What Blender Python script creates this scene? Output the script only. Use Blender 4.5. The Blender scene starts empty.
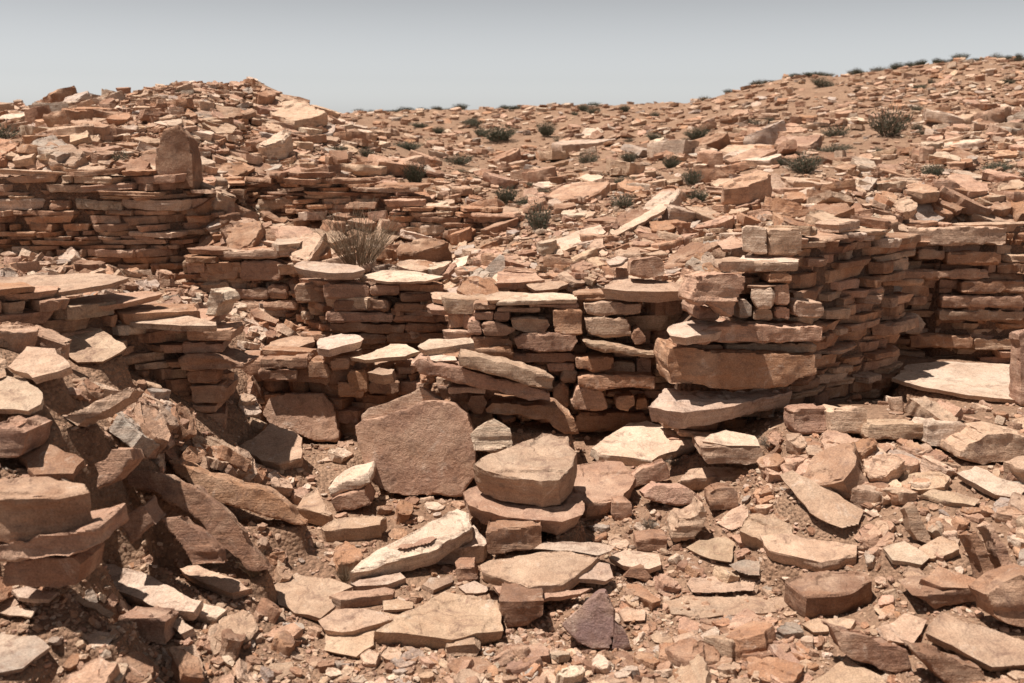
import bpy, bmesh, math, random
import numpy as np
from mathutils import Vector, Matrix
from mathutils.bvhtree import BVHTree

R = random.Random(7)
NR = np.random.default_rng(7)
scene = bpy.context.scene
COL = scene.collection

# ------------------------------------------------------------------ camera
W, HH, F = 1024, 683, 995.0
PITCH = math.atan((341.5 - 130) / F)
CAMZ = 2.2
cp, sp = math.cos(PITCH), math.sin(PITCH)
cam_d = bpy.data.cameras.new('camera')
cam = bpy.data.objects.new('camera', cam_d)
COL.objects.link(cam)
cam.location = (0, 0, CAMZ)
cam.rotation_euler = (math.pi / 2 - PITCH, 0, 0)
cam_d.sensor_width = 36
cam_d.lens = 36 * F / W
cam_d.clip_end = 3000
cam_d.clip_start = 0.05
cam_d.dof.use_dof = True
cam_d.dof.focus_distance = 6.6
cam_d.dof.aperture_fstop = 2.8
scene.camera = cam
ORG = Vector((0, 0, CAMZ))


def ray(px, py):
    u = (px - 512) / F
    v = (341.5 - py) / F
    return Vector((u, cp + v * sp, -sp + v * cp))


def P(px, py, Y):
    d = ray(px, py)
    return ORG + d * (Y / d.y)


def zat(px, py, Y):
    return P(px, py, Y).z


# ------------------------------------------------------------------ noise
def _h(ix, iy, iz):
    n = (ix * 374761393 + iy * 668265263 + iz * 1274126177) & 0xffffffff
    n = ((n ^ (n >> 13)) * 1274126177) & 0xffffffff
    n = n ^ (n >> 16)
    return (n & 0xffff) / 32767.5 - 1.0


def vnoise(p):
    p = np.asarray(p, dtype=np.float64)
    i = np.floor(p).astype(np.int64)
    f = p - i
    f = f * f * (3 - 2 * f)
    r = 0
    for a in (0, 1):
        wx = f[:, 0] if a else 1 - f[:, 0]
        for b in (0, 1):
            wy = f[:, 1] if b else 1 - f[:, 1]
            for c in (0, 1):
                wz = f[:, 2] if c else 1 - f[:, 2]
                r = r + wx * wy * wz * _h(i[:, 0] + a, i[:, 1] + b, i[:, 2] + c)
    return r


def sstep(a, b, x):
    t = np.clip((x - a) / (b - a), 0, 1)
    return t * t * (3 - 2 * t)


# ------------------------------------------------------------------ terrain
LOW = [(512, 683, 3.9), (512, 600, 4.65), (512, 540, 5.3), (420, 500, 5.9), (600, 440, 6.9), (380, 410, 7.1),
       (280, 440, 6.6), (250, 500, 5.6), (330, 560, 5.0), (250, 600, 4.5), (150, 660, 3.9), (0, 660, 3.6),
       (60, 575, 3.8), (30, 460, 4.2), (100, 470, 4.4), (120, 545, 4.3), (180, 460, 5.1), (230, 445, 5.8),
       (0, 360, 4.5), (700, 470, 6.0), (760, 430, 6.4), (700, 600, 4.6), (800, 560, 4.8), (830, 480, 5.4),
       (800, 412, 6.0), (900, 422, 5.8), (1000, 422, 5.9), (950, 500, 5.0), (1000, 600, 4.1), (900, 650, 3.9),
       (1024, 683, 3.6), (900, 395, 8), (960, 362, 9), (1020, 360, 9.4), (850, 400, 7.2), (800, 385, 7.4),
       (100, 290, 7.2), (200, 312, 7.2), (260, 335, 7.6), (0, 275, 7.5), (-300, 340, 4.5), (-300, 560, 3.6),
       (1320, 430, 5.5), (1320, 640, 3.6), (1320, 350, 9.4), (-300, 275, 7.5), (512, 800, 3.2), (100, 800, 3.1), (900, 800, 3.1)]
HIGH = [(0, 165, 8.7), (0, 140, 12), (0, 108, 22), (120, 165, 8.7), (120, 135, 11), (120, 103, 15),
        (200, 178, 9.5), (200, 120, 11.5), (200, 83, 13.5), (280, 120, 13), (270, 79, 14.5),
        (350, 272, 8.1), (350, 234, 10.1), (350, 178, 11.1), (260, 232, 10.1), (260, 176, 11.2), (350, 135, 18), (350, 111, 28),
        (430, 272, 8.1), (440, 256, 9.6), (440, 204, 10.6), (430, 150, 17), (430, 111, 28),
        (512, 292, 7.5), (512, 258, 8.3), (512, 220, 10), (512, 165, 15), (512, 109, 28),
        (600, 288, 7.5), (600, 242, 8.4), (600, 190, 11), (600, 140, 18), (600, 107, 28),
        (690, 284, 7.6), (690, 228, 8.8), (690, 172, 12), (690, 130, 18), (690, 100, 27),
        (780, 230, 8.1), (780, 180, 10.5), (780, 130, 16), (780, 78, 26),
        (900, 215, 9.2), (900, 165, 12), (900, 110, 18), (900, 67, 25),
        (1024, 212, 9.9), (1024, 150, 13), (1024, 100, 18), (1024, 58, 25),
        (-300, 165, 8.8), (-300, 108, 22), (1320, 205, 9.9), (1320, 100, 17), (1320, 45, 25)]
CREST = ([-600, 0, 100, 150, 200, 270, 300, 345, 400, 640, 700, 1024, 1600], [22, 22, 17, 14, 13.5, 14.5, 19, 28, 28, 28, 27, 25, 25])
WALLY = ([-600, 0, 200, 240, 320, 450, 470, 690, 700, 880, 900, 1024, 1600],
         [8.7, 8.7, 8.7, 8.3, 7.95, 7.75, 7.3, 7.2, 7.4, 7.9, 9.65, 9.7, 9.8])


def rbf_fit(cts, lam):
    q = np.array([(c[0] / 300.0, math.log(c[2]) * 2.2) for c in cts])
    z = np.array([zat(*c) for c in cts])
    d = np.linalg.norm(q[:, None] - q[None], axis=2)
    n = len(q)
    A = np.zeros((n + 3, n + 3))
    A[:n, :n] = d + lam * np.eye(n) * -1.0
    A[:n, n] = 1; A[:n, n + 1:] = q
    A[n, :n] = 1; A[n + 1:, :n] = q.T
    w = np.linalg.solve(A, np.concatenate([z, [0, 0, 0]]))
    return q, w


def rbf_eval(m, px, Y):
    q, w = m
    pts = np.stack([px / 300.0, np.log(Y) * 2.2], axis=1)
    r = np.zeros(len(pts))
    for i in range(len(q)):
        r += w[i] * np.hypot(pts[:, 0] - q[i, 0], pts[:, 1] - q[i, 1])
    return r + w[-3] + pts @ w[-2:]


mL, mH = rbf_fit(LOW, 0.02), rbf_fit(HIGH, 0.01)


def Hxy(x, y):
    """base terrain height for world x, y (numpy arrays)"""
    x = np.asarray(x, float); y = np.asarray(y, float)
    Y = np.maximum(y, 0.5)
    px = 512 + F * (x / Y) * (cp + 0.0)
    pc = np.clip(px, -350, 1370)
    Yl = np.clip(Y, 3.0, 12)
    zl = rbf_eval(mL, pc, Yl)
    zl = np.where(Y < 3.0, zl * 1.0, zl)
    yc = np.interp(pc, *CREST)
    zh = rbf_eval(mH, pc, np.minimum(np.maximum(Y, 7), yc))
    zh = zh - np.maximum(Y - yc, 0) * 0.035 - sstep(0, 120, Y - yc) * 2.0
    yw = np.interp(pc, *WALLY)
    t = sstep(0.05, 0.4, Y - yw)
    z = zl * (1 - t) + zh * t
    p = np.stack([x, y, 0 * x], axis=1)
    am = np.clip(Y / 9, 0.7, 3)
    z = z + (vnoise(p / 0.55 + 3) * .018 + vnoise(p / 0.19 + 9) * .008) * am + vnoise(p / 0.06) * .004
    z = z + vnoise(p / 2.2 + 30) * .05 * np.clip((Y - 9) / 6, 0, 2)
    return z


def ground_hit(px, py, y0=2.2, y1=40):
    d = ray(px, py)
    ys = np.exp(np.linspace(math.log(y0), math.log(y1), 900))
    s = ys / d.y
    xs = d.x * s
    zs = CAMZ + d.z * s
    h = Hxy(xs, ys)
    k = np.argmax(zs < h)
    if zs[k] >= h[k]:
        return None
    return float(ys[k])


# ------------------------------------------------------------------ materials
def new_mat(name):
    m = bpy.data.materials.new(name)
    m.use_nodes = True
    nt = m.node_tree
    nt.nodes.clear()
    return m, nt


def nd(nt, typ, **kw):
    n = nt.nodes.new(typ)
    for k, v in kw.items():
        if k.startswith('i_'):
            n.inputs[k[2:].replace('_', ' ')].default_value = v
        else:
            setattr(n, k, v)
    return n


def math_n(nt, op, a, b=None, clamp=False):
    n = nt.nodes.new('ShaderNodeMath'); n.operation = op; n.use_clamp = clamp
    for i, x in enumerate((a, b)):
        if x is None: continue
        if isinstance(x, (int, float)): n.inputs[i].default_value = x
        else: nt.links.new(x, n.inputs[i])
    return n.outputs[0]


def noise_n(nt, vec, scale, detail=4, rough=.6, dist=0.0):
    n = nd(nt, 'ShaderNodeTexNoise')
    n.inputs['Scale'].default_value = scale; n.inputs['Detail'].default_value = detail
    n.inputs['Roughness'].default_value = rough; n.inputs['Distortion'].default_value = dist
    nt.links.new(vec, n.inputs['Vector'])
    return n.outputs['Fac']


def mapr(nt, x, a, b, c, d):
    n = nd(nt, 'ShaderNodeMapRange')
    n.inputs[1].default_value = a; n.inputs[2].default_value = b; n.inputs[3].default_value = c; n.inputs[4].default_value = d
    nt.links.new(x, n.inputs[0])
    return n.outputs[0]


def mix_c(nt, fac, a, b, blend='MIX'):
    n = nd(nt, 'ShaderNodeMix', data_type='RGBA', blend_type=blend)
    for i, x in ((0, fac), (6, a), (7, b)):
        if isinstance(x, (int, float)): n.inputs[i].default_value = x
        elif isinstance(x, tuple): n.inputs[i].default_value = x
        else: nt.links.new(x, n.inputs[i])
    return n.outputs[2]


def sandstone(name, coords, tone, bed=1.0):
    """coords: 'object' | 'world' ; tone: 'obj' (object colour) | 'attr' (point colour)"""
    m, nt = new_mat(name)
    L = nt.links.new
    out = nd(nt, 'ShaderNodeOutputMaterial'); bs = nd(nt, 'ShaderNodeBsdfPrincipled')
    L(bs.outputs[0], out.inputs[0])
    bs.inputs['Roughness'].default_value = .92
    bs.inputs['Specular IOR Level'].default_value = .18
    oi = nd(nt, 'ShaderNodeObjectInfo')
    if coords == 'object':
        vec = nd(nt, 'ShaderNodeTexCoord').outputs['Object']
    else:
        vec = nd(nt, 'ShaderNodeNewGeometry').outputs['Position']
    if tone == 'obj':
        base = oi.outputs['Color']; rnd = oi.outputs['Random']
    else:
        at = nd(nt, 'ShaderNodeAttribute', attribute_name='tone'); base = at.outputs['Color']
        sx = nd(nt, 'ShaderNodeSeparateColor'); L(base, sx.inputs[0]); rnd = math_n(nt, 'MULTIPLY', sx.outputs[0], 7.31)
    off = nd(nt, 'ShaderNodeVectorMath', operation='SCALE')
    off.inputs[0].default_value = (13.1, 7.7, 5.3); L(math_n(nt, 'MULTIPLY', rnd, 9.0), off.inputs['Scale'])
    va = nd(nt, 'ShaderNodeVectorMath', operation='ADD'); L(vec, va.inputs[0]); L(off.outputs[0], va.inputs[1])
    v = va.outputs[0]
    st = nd(nt, 'ShaderNodeVectorMath', operation='MULTIPLY'); L(v, st.inputs[0]); st.inputs[1].default_value = (1.2, 1.2, 22 if bed == 1 else 1.6)
    strata = noise_n(nt, st.outputs[0], 2.2, 5, .65, .25)
    st2 = nd(nt, 'ShaderNodeVectorMath', operation='MULTIPLY'); L(v, st2.inputs[0]); st2.inputs[1].default_value = (3.5, 3.5, 40 if bed == 1 else 5)
    strata2 = noise_n(nt, st2.outputs[0], 2.0, 4, .6, .15)
    big = noise_n(nt, v, 4.5, 5, .62)
    med = noise_n(nt, v, 17, 6, .7, .4)
    fine = noise_n(nt, v, 120, 4, .75)
    # colour
    c = mix_c(nt, mapr(nt, strata, .38, .68, 0, .55), base, (.40, .215, .13, 1))
    c = mix_c(nt, mapr(nt, big, .45, .72, 0, .5), c, (.60, .43, .31, 1))
    c = mix_c(nt, mapr(nt, strata2, .53, .76, 0, .42), c, (.25, .145, .10, 1))
    c = mix_c(nt, mapr(nt, med, .54, .74, 0, .62), c, (.19, .12, .095, 1))       # desert varnish / lichen specks
    c = mix_c(nt, mapr(nt, med, .40, .22, 0, .35), c, (.66, .52, .42, 1))
    stn = noise_n(nt, v, 7.5, 8, .74, .9)
    c = mix_c(nt, mapr(nt, stn, .54, .66, 0, .74), c, (.22, .13, .095, 1))
    c = mix_c(nt, mapr(nt, stn, .42, .30, 0, .5), c, (.70, .57, .47, 1))
    k = math_n(nt, 'ADD', mapr(nt, fine, .28, .72, .62, 1.24), mapr(nt, big, .3, .7, -.1, .1))
    hs = nd(nt, 'ShaderNodeVectorMath', operation='SCALE'); L(c, hs.inputs[0]); L(k, hs.inputs['Scale'])
    L(hs.outputs[0], bs.inputs['Base Color'])
    # bump
    h = math_n(nt, 'ADD', math_n(nt, 'MULTIPLY', med, .9), math_n(nt, 'MULTIPLY', fine, .22))
    h = math_n(nt, 'ADD', h, math_n(nt, 'MULTIPLY', strata2, .3))
    h = math_n(nt, 'ADD', h, math_n(nt, 'MULTIPLY', big, .6))
    bp = nd(nt, 'ShaderNodeBump'); bp.inputs['Strength'].default_value = .9; bp.inputs['Distance'].default_value = .026
    L(h, bp.inputs['Height']); L(bp.outputs[0], bs.inputs['Normal'])
    return m


M_OBJ = sandstone('sandstone_unique', 'object', 'obj')
M_SMOOTH = sandstone('sandstone_smooth', 'object', 'obj', 0)
M_INST = sandstone('sandstone_shared', 'world', 'obj')
M_ATTR = sandstone('sandstone_mass', 'world', 'attr')


def dirt_mat(name, a, b, cdark):
    m, nt = new_mat(name)
    L = nt.links.new
    out = nd(nt, 'ShaderNodeOutputMaterial'); bs = nd(nt, 'ShaderNodeBsdfPrincipled'); L(bs.outputs[0], out.inputs[0])
    bs.inputs['Roughness'].default_value = .97; bs.inputs['Specular IOR Level'].default_value = .1
    v = nd(nt, 'ShaderNodeNewGeometry').outputs['Position']
    n1 = noise_n(nt, v, 2.3, 6, .65); n2 = noise_n(nt, v, 24, 6, .72); n3 = noise_n(nt, v, 130, 4, .8)
    vo = nd(nt, 'ShaderNodeTexVoronoi'); vo.inputs['Scale'].default_value = 46; L(v, vo.inputs['Vector'])
    c = mix_c(nt, mapr(nt, n1, .35, .65, 0, 1), a, b)
    c = mix_c(nt, mapr(nt, n2, .5, .75, 0, .7), c, cdark)
    sc = nd(nt, 'ShaderNodeSeparateColor'); L(vo.outputs['Color'], sc.inputs[0])
    k = math_n(nt, 'MULTIPLY', mapr(nt, n3, .25, .75, .7, 1.25), mapr(nt, sc.outputs[0], 0, 1, .8, 1.15))
    hs = nd(nt, 'ShaderNodeVectorMath', operation='SCALE'); L(c, hs.inputs[0]); L(k, hs.inputs['Scale'])
    L(hs.outputs[0], bs.inputs['Base Color'])
    h = math_n(nt, 'ADD', math_n(nt, 'MULTIPLY', n2, 1.0), math_n(nt, 'MULTIPLY', n3, .35))
    h = math_n(nt, 'SUBTRACT', h, math_n(nt, 'MULTIPLY', vo.outputs['Distance'], 1.0))
    bp = nd(nt, 'ShaderNodeBump'); bp.inputs['Strength'].default_value = .9; bp.inputs['Distance'].default_value = .02
    L(h, bp.inputs['Height']); L(bp.outputs[0], bs.inputs['Normal'])
    return m


M_DIRT = dirt_mat('sandy_dirt', (.36, .225, .15, 1), (.28, .165, .108, 1), (.17, .10, .068, 1))
M_MUD = dirt_mat('mud_mortar', (.24, .145, .10, 1), (.19, .115, .08, 1), (.13, .08, .06, 1))


def plant_mat(name, c1, c2):
    m, nt = new_mat(name)
    out = nd(nt, 'ShaderNodeOutputMaterial'); bs = nd(nt, 'ShaderNodeBsdfPrincipled'); nt.links.new(bs.outputs[0], out.inputs[0])
    bs.inputs['Roughness'].default_value = .85; bs.inputs['Specular IOR Level'].default_value = .15
    v = nd(nt, 'ShaderNodeNewGeometry').outputs['Position']
    n = noise_n(nt, v, 23, 3, .6)
    nt.links.new(mix_c(nt, mapr(nt, n, .35, .65, 0, 1), c1, c2), bs.inputs['Base Color'])
    return m


M_LEAF = plant_mat('sage_leaf', (.052, .056, .036, 1), (.095, .092, .062, 1))
M_TWIG = plant_mat('grey_twig', (.15, .11, .085, 1), (.26, .20, .15, 1))
M_DRY = plant_mat('dry_stalk', (.27, .195, .13, 1), (.16, .11, .075, 1))

TONES = {'pale': (.70, .54, .42), 'tan': (.57, .395, .28), 'pink': (.50, .30, .21), 'rust': (.44, .23, .135),
         'brown': (.31, .168, .108), 'grey': (.45, .375, .32), 'purple': (.26, .165, .155), 'red': (.37, .19, .135)}


def tone(name=None, weights=None, r=R):
    if name is None:
        ks = list((weights or {'tan': 3.4, 'pink': 3, 'rust': 2.4, 'pale': 2, 'brown': 2.6, 'grey': .8}).items())
        name = r.choices([k for k, _ in ks], [w for _, w in ks])[0]
    c = TONES[name]
    k = r.uniform(.74, 1.16)
    return (c[0] * k, c[1] * k * r.uniform(.97, 1.01), c[2] * k * r.uniform(.95, 1.03), 1.0), name


# ------------------------------------------------------------------ object helpers
def tag(o, label=None, cat=None, group=None, kind=None):
    if label: o['label'] = label
    if cat: o['category'] = cat
    if group: o['group'] = group
    if kind: o['kind'] = kind
    return o


def link(name, data, mw=None, parent=None, color=None):
    o = bpy.data.objects.new(name, data)
    COL.objects.link(o)
    if parent is not None:
        o.parent = parent
        if mw is not None:
            o.matrix_basis = Matrix.Translation(-parent.location) @ mw
    elif mw is not None:
        o.matrix_basis = mw
    if color is not None:
        o.color = color
    return o


def mesh_np(name, verts, tris, mat, tonecol=None, smooth=False):
    me = bpy.data.meshes.new(name)
    nv, nf = len(verts), len(tris)
    k = tris.shape[1]
    me.vertices.add(nv); me.vertices.foreach_set('co', np.ascontiguousarray(verts, dtype=np.float32).ravel())
    me.loops.add(nf * k); me.loops.foreach_set('vertex_index', np.ascontiguousarray(tris, dtype=np.int32).ravel())
    me.polygons.add(nf)
    me.polygons.foreach_set('loop_start', np.arange(0, nf * k, k, dtype=np.int32))
    me.polygons.foreach_set('loop_total', np.full(nf, k, dtype=np.int32))
    me.polygons.foreach_set('use_smooth', np.full(nf, smooth, dtype=bool))
    if tonecol is not None:
        a = me.attributes.new('tone', 'FLOAT_COLOR', 'POINT')
        a.data.foreach_set('color', np.ascontiguousarray(tonecol, dtype=np.float32).ravel())
    me.update(calc_edges=True)
    me.materials.append(mat)
    return me


_tmp_me = bpy.data.meshes.new('tmp')
_tmp = bpy.data.objects.new('tmp', _tmp_me)
COL.objects.link(_tmp)


def eval_mod(verts, faces, typ, **kw):
    """run one modifier on raw geometry, return (verts, normals, quads/tris list as mesh copy)"""
    me = bpy.data.meshes.new('t')
    me.from_pydata([tuple(v) for v in verts], [], faces)
    _tmp.data = me
    _tmp.modifiers.clear()
    md = _tmp.modifiers.new('m', typ)
    for k, v in kw.items(): setattr(md, k, v)
    dg = bpy.context.evaluated_depsgraph_get()
    dg.update()
    ev = _tmp.evaluated_get(dg)
    res = bpy.data.meshes.new_from_object(ev)
    _tmp.data = _tmp_me
    bpy.data.meshes.remove(me)
    return res


def stone_remesh(verts, faces, vox, seed, rough=1.0, soft=False):
    e0 = [max(v[i] for v in verts) - min(v[i] for v in verts) for i in range(3)]
    big = max(e0); dp = min(7, max(4, math.ceil(math.log2(big / vox / .95))))
    if soft: res = eval_mod(verts, faces, 'REMESH', mode='VOXEL', voxel_size=vox, adaptivity=0.0)
    else: res = eval_mod(verts, faces, 'REMESH', mode='SHARP', octree_depth=dp, scale=min(.95, big / (vox * 2 ** dp)), sharpness=1.0, use_remove_disconnected=False)
    n = len(res.vertices)
    co = np.empty(n * 3, np.float32); res.vertices.foreach_get('co', co); co = co.reshape(-1, 3).astype(float)
    no = np.empty(n * 3, np.float32); res.vertices.foreach_get('normal', no); no = no.reshape(-1, 3).astype(float)
    ext = co.max(0) - co.min(0)
    A = rough * min(1.0, max(.35, sorted(ext)[0] / .11))
    so = np.array([seed * 3.17 % 97, seed * 1.31 % 89, seed * 2.11 % 83])
    p = co + so
    side = np.clip(1 - np.abs(no[:, 2]) * 1.3, 0, 1)
    top = sstep(.6, .95, no[:, 2])
    zz = np.stack([p[:, 0] / .9, p[:, 1] / .9, p[:, 2] / .022 + .5 * vnoise(p / .13)], axis=1)
    s1 = vnoise(zz)
    zz2 = np.stack([p[:, 0] / .5, p[:, 1] / .5, p[:, 2] / .05 + .4 * vnoise(p / .2 + 5)], axis=1)
    s2 = np.sign(vnoise(zz2)) * np.sqrt(np.abs(vnoise(zz2)))
    msk = sstep(-.2, .5, vnoise(p / .3 + 11)) if rough > .75 else 0.0
    d = side * (s1 * .004 + s2 * .013) * A * msk
    d += (vnoise(p / .19) * .009 + vnoise(p / .07 + 7) * .0045 + vnoise(p / .028 + 3) * .002) * A * (1 - .45 * top)
    q = np.stack([p[:, 0] / .22, p[:, 1] / .16, p[:, 2] * 0], axis=1)
    fl = vnoise(q) + .35 * vnoise(q * 3.1 + 4)
    d -= top * A * (.013 * sstep(.12, .18, fl) + .007 * sstep(-.35, -.28, fl) * 0 + .006 * (1 - sstep(-.5, -.44, fl)))
    # chipped edges
    nz = np.abs(no[:, 2])
    edge = np.where((nz > .2) & (nz < .9), 1.0, 0.0)
    d -= edge * A * (.012 * np.clip(vnoise(p / .055 + 21) + .25, 0, 1) + .010 * np.clip(vnoise(p / .15 + 17), 0, 1))
    co = co + no * d[:, None]
    res.vertices.foreach_set('co', np.ascontiguousarray(co, dtype=np.float32).ravel())
    res.polygons.foreach_set('use_smooth', np.ones(len(res.polygons), dtype=bool))
    res.update()
    res.set_sharp_from_angle(angle=math.radians(34))
    return res


def rough_outline(pts, seg, amp, rr):
    """subdivide a 2D polygon and make its edges uneven"""
    out = []
    n = len(pts)
    for i in range(n):
        a, b = pts[i], pts[(i + 1) % n]
        L = math.hypot(b[0] - a[0], b[1] - a[1])
        k = max(1, int(L / seg))
        nx, ny = -(b[1] - a[1]) / (L + 1e-9), (b[0] - a[0]) / (L + 1e-9)
        bow = rr.uniform(-.03, .03) * L
        for j in range(k):
            t = j / k
            o = (rr.gauss(0, amp) if j else rr.gauss(0, amp * .5)) + bow * math.sin(math.pi * t)
            out.append((a[0] + (b[0] - a[0]) * t + nx * o, a[1] + (b[1] - a[1]) * t + ny * o))
    return out


def prism_slab(top, thick, rr):
    """top: 2D outline at z=0; extruded down, the underside a bit smaller and shifted"""
    cx = sum(p[0] for p in top) / len(top); cy = sum(p[1] for p in top) / len(top)
    k = rr.uniform(.91, 1.0); sx = rr.uniform(-.015, .015); sy = rr.uniform(0, .02)
    n = len(top)
    vs = [(p[0], p[1], 0) for p in top] + [(cx + (p[0] - cx) * k + sx, cy + (p[1] - cy) * k + sy, -thick) for p in top]
    fs = [list(range(n)), list(range(2 * n - 1, n - 1, -1))] + [[i, i + n, (i + 1) % n + n, (i + 1) % n] for i in range(n)]
    return vs, fs


def prism_front(face, depth, rr):
    """face: 2D outline (x, z) in the y=0 plane; extruded back along +y"""
    cx = sum(p[0] for p in face) / len(face); cz = sum(p[1] for p in face) / len(face)
    k = rr.uniform(.9, 1.0)
    n = len(face)
    zb = min(p[1] for p in face)
    vs = [(p[0], 0, p[1]) for p in face] + [(cx + (p[0] - cx) * k, depth, zb + (p[1] - zb) * rr.uniform(.93, 1.0)) for p in face]
    fs = [list(range(n)), list(range(2 * n - 1, n - 1, -1))] + [[i, i + n, (i + 1) % n + n, (i + 1) % n] for i in range(n)]
    return vs, fs


def fix_normals(vs, fs):
    bm = bmesh.new()
    bv = [bm.verts.new(v) for v in vs]
    for f in fs:
        try: bm.faces.new([bv[i] for i in f])
        except ValueError: pass
    bmesh.ops.triangulate(bm, faces=bm.faces[:])
    bmesh.ops.recalc_face_normals(bm, faces=bm.faces[:])
    bm.verts.index_update()
    v2 = [tuple(v.co) for v in bm.verts]; f2 = [[v.index for v in f.verts] for f in bm.faces]
    bm.free()
    return v2, f2


# ------------------------------------------------------------------ shared stone library (unit boxes, base at z=0, centred in x and y)
LIB_SLAB, LIB_BLOCK = [], []


def make_proto(kind, i):
    rr = random.Random(100 + i + (500 if kind == 'block' else 0))
    if kind == 'slab':
        w, d, h = rr.uniform(.38, .5), rr.uniform(.26, .36), rr.uniform(.07, .10)
    else:
        w, d, h = rr.uniform(.30, .40), rr.uniform(.22, .30), rr.uniform(.14, .19)
    n = rr.randint(5, 8)
    pts = []
    a0 = rr.uniform(0, 6.28)
    for k in range(n):
        a = a0 + 2 * math.pi * (k + rr.uniform(-.28, .28)) / n
        r = rr.uniform(.82, 1.12)
        c, s = math.cos(a), math.sin(a)
        e = (abs(c) ** 4.0 + abs(s) ** 4.0) ** (-1 / 4.0)
        pts.append((c * e * r * w / 2, s * e * r * d / 2))
    pts = rough_outline(pts, .035, .005, rr)
    vs, fs = fix_normals(*prism_slab(pts, h, rr))
    if kind == 'block' and i % 2:
        sh = rr.uniform(-.25, .25)
        vs = [(v[0], v[1], v[2] * (1 + sh * v[0] / w)) for v in vs]
    me = stone_remesh(vs, fs, .0125, 40 + i, 1.15 if kind == 'slab' else 1.3, kind == 'block' and i % 3 == 0)
    n = len(me.vertices)
    co = np.empty(n * 3, np.float32); me.vertices.foreach_get('co', co); co = co.reshape(-1, 3)
    lo, hi = co.min(0), co.max(0)
    co = (co - np.array([(lo[0] + hi[0]) / 2, (lo[1] + hi[1]) / 2, lo[2]])) / (hi - lo)
    me.vertices.foreach_set('co', np.ascontiguousarray(co, dtype=np.float32).ravel()); me.update()
    me.materials.append(M_INST); me.name = 'stone_' + kind
    # low version for the masses
    pol = [list(p.vertices) for p in me.polygons]
    lods = []
    for ratio in (.16, .05):
        lo_me = eval_mod(co, pol, 'DECIMATE', ratio=ratio, use_collapse_triangulate=True)
        lo_me.calc_loop_triangles()
        lv = np.empty(len(lo_me.vertices) * 3, np.float32); lo_me.vertices.foreach_get('co', lv)
        lt = np.empty(len(lo_me.loop_triangles) * 3, np.int32); lo_me.loop_triangles.foreach_get('vertices', lt)
        lods.append((lv.reshape(-1, 3), lt.reshape(-1, 3)))
        bpy.data.meshes.remove(lo_me)
    return me, lods


for i in range(22): LIB_SLAB.append(make_proto('slab', i))
for i in range(12): LIB_BLOCK.append(make_proto('block', i))


class Mass:
    """many stones merged into one mesh"""
    def __init__(s): s.v, s.t, s.c, s.n = [], [], [], 0

    def add(s, proto, mw, col, lod=0):
        v, t = proto[1][lod]
        m = np.array(mw)
        s.v.append(v @ m[:3, :3].T + m[:3, 3]); s.t.append(t + s.n)
        s.c.append(np.tile(np.array(col), (len(v), 1))); s.n += len(v)

    def build(s, name, mat, parent=None):
        v = np.concatenate(s.v)
        if parent is not None: v = v - np.array(parent.location)
        me = mesh_np(name, v, np.concatenate(s.t), mat, np.concatenate(s.c), True)
        try: me.set_sharp_from_angle(angle=math.radians(38))
        except Exception: pass
        o = link(name, me, None, None)
        if parent is not None: o.parent = parent
        return o


# ------------------------------------------------------------------ traced stones
CR = {'c1': (0, 60, 3.414), 'c2': (256, 60, 3.414), 'c3': (512, 60, 3.414), 'c4': (768, 40, 3.414), 'c5': (0, 240, 3.414),
      'c6': (200, 240, 3.414), 'c7': (400, 240, 3.414), 'c8': (600, 200, 3.414), 'd1': (768, 200, 3.105), 'd2': (768, 400, 2.414),
      'd3': (600, 360, 3.414), 'd4': (560, 500, 3.73), 'd5': (340, 360, 3.415), 'd6': (340, 500, 3.731), 'd7': (130, 440, 3.414),
      'd8': (0, 420, 2.598), 'f': (0, 0, 1.0)}
HERO_BVH = []       # coarse hulls of the stones placed so far
SUPPORT = []        # (footprint, bottom plane) of the stones that lie on the ground
LATER = []          # links made once all meshes are evaluated


def hero_hit(px, py):
    d = ray(px, py)
    dn = d.normalized()
    best = None
    for b in HERO_BVH:
        h = b.ray_cast(ORG, dn)
        if h[0] is not None and (best is None or h[0].y < best): best = h[0].y
    g = ground_hit(px, py)
    if g is not None and (best is None or g < best): best = g
    return best


_seed = [0]


def _finish(vs, fs, mw, Y, name, label, cat, tn, parent, group=None, rough=1.0, soft=False):
    _seed[0] += 1
    vs, fs = fix_normals(vs, fs)
    ext = [max(v[i] for v in vs) - min(v[i] for v in vs) for i in range(3)]
    vox = max(.0085, Y * .0019)
    vox = min(vox, max(.006, min(ext) / 4.0))
    me = stone_remesh(vs, fs, vox, _seed[0], rough, soft)
    me.name = name
    me.materials.append(M_OBJ if rough > .75 else M_SMOOTH)
    HERO_BVH.append(BVHTree.FromPolygons([mw @ Vector(v) for v in vs], fs))
    LATER.append((name, me, mw, tone(tn)[0], label, cat, parent, group))


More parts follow.
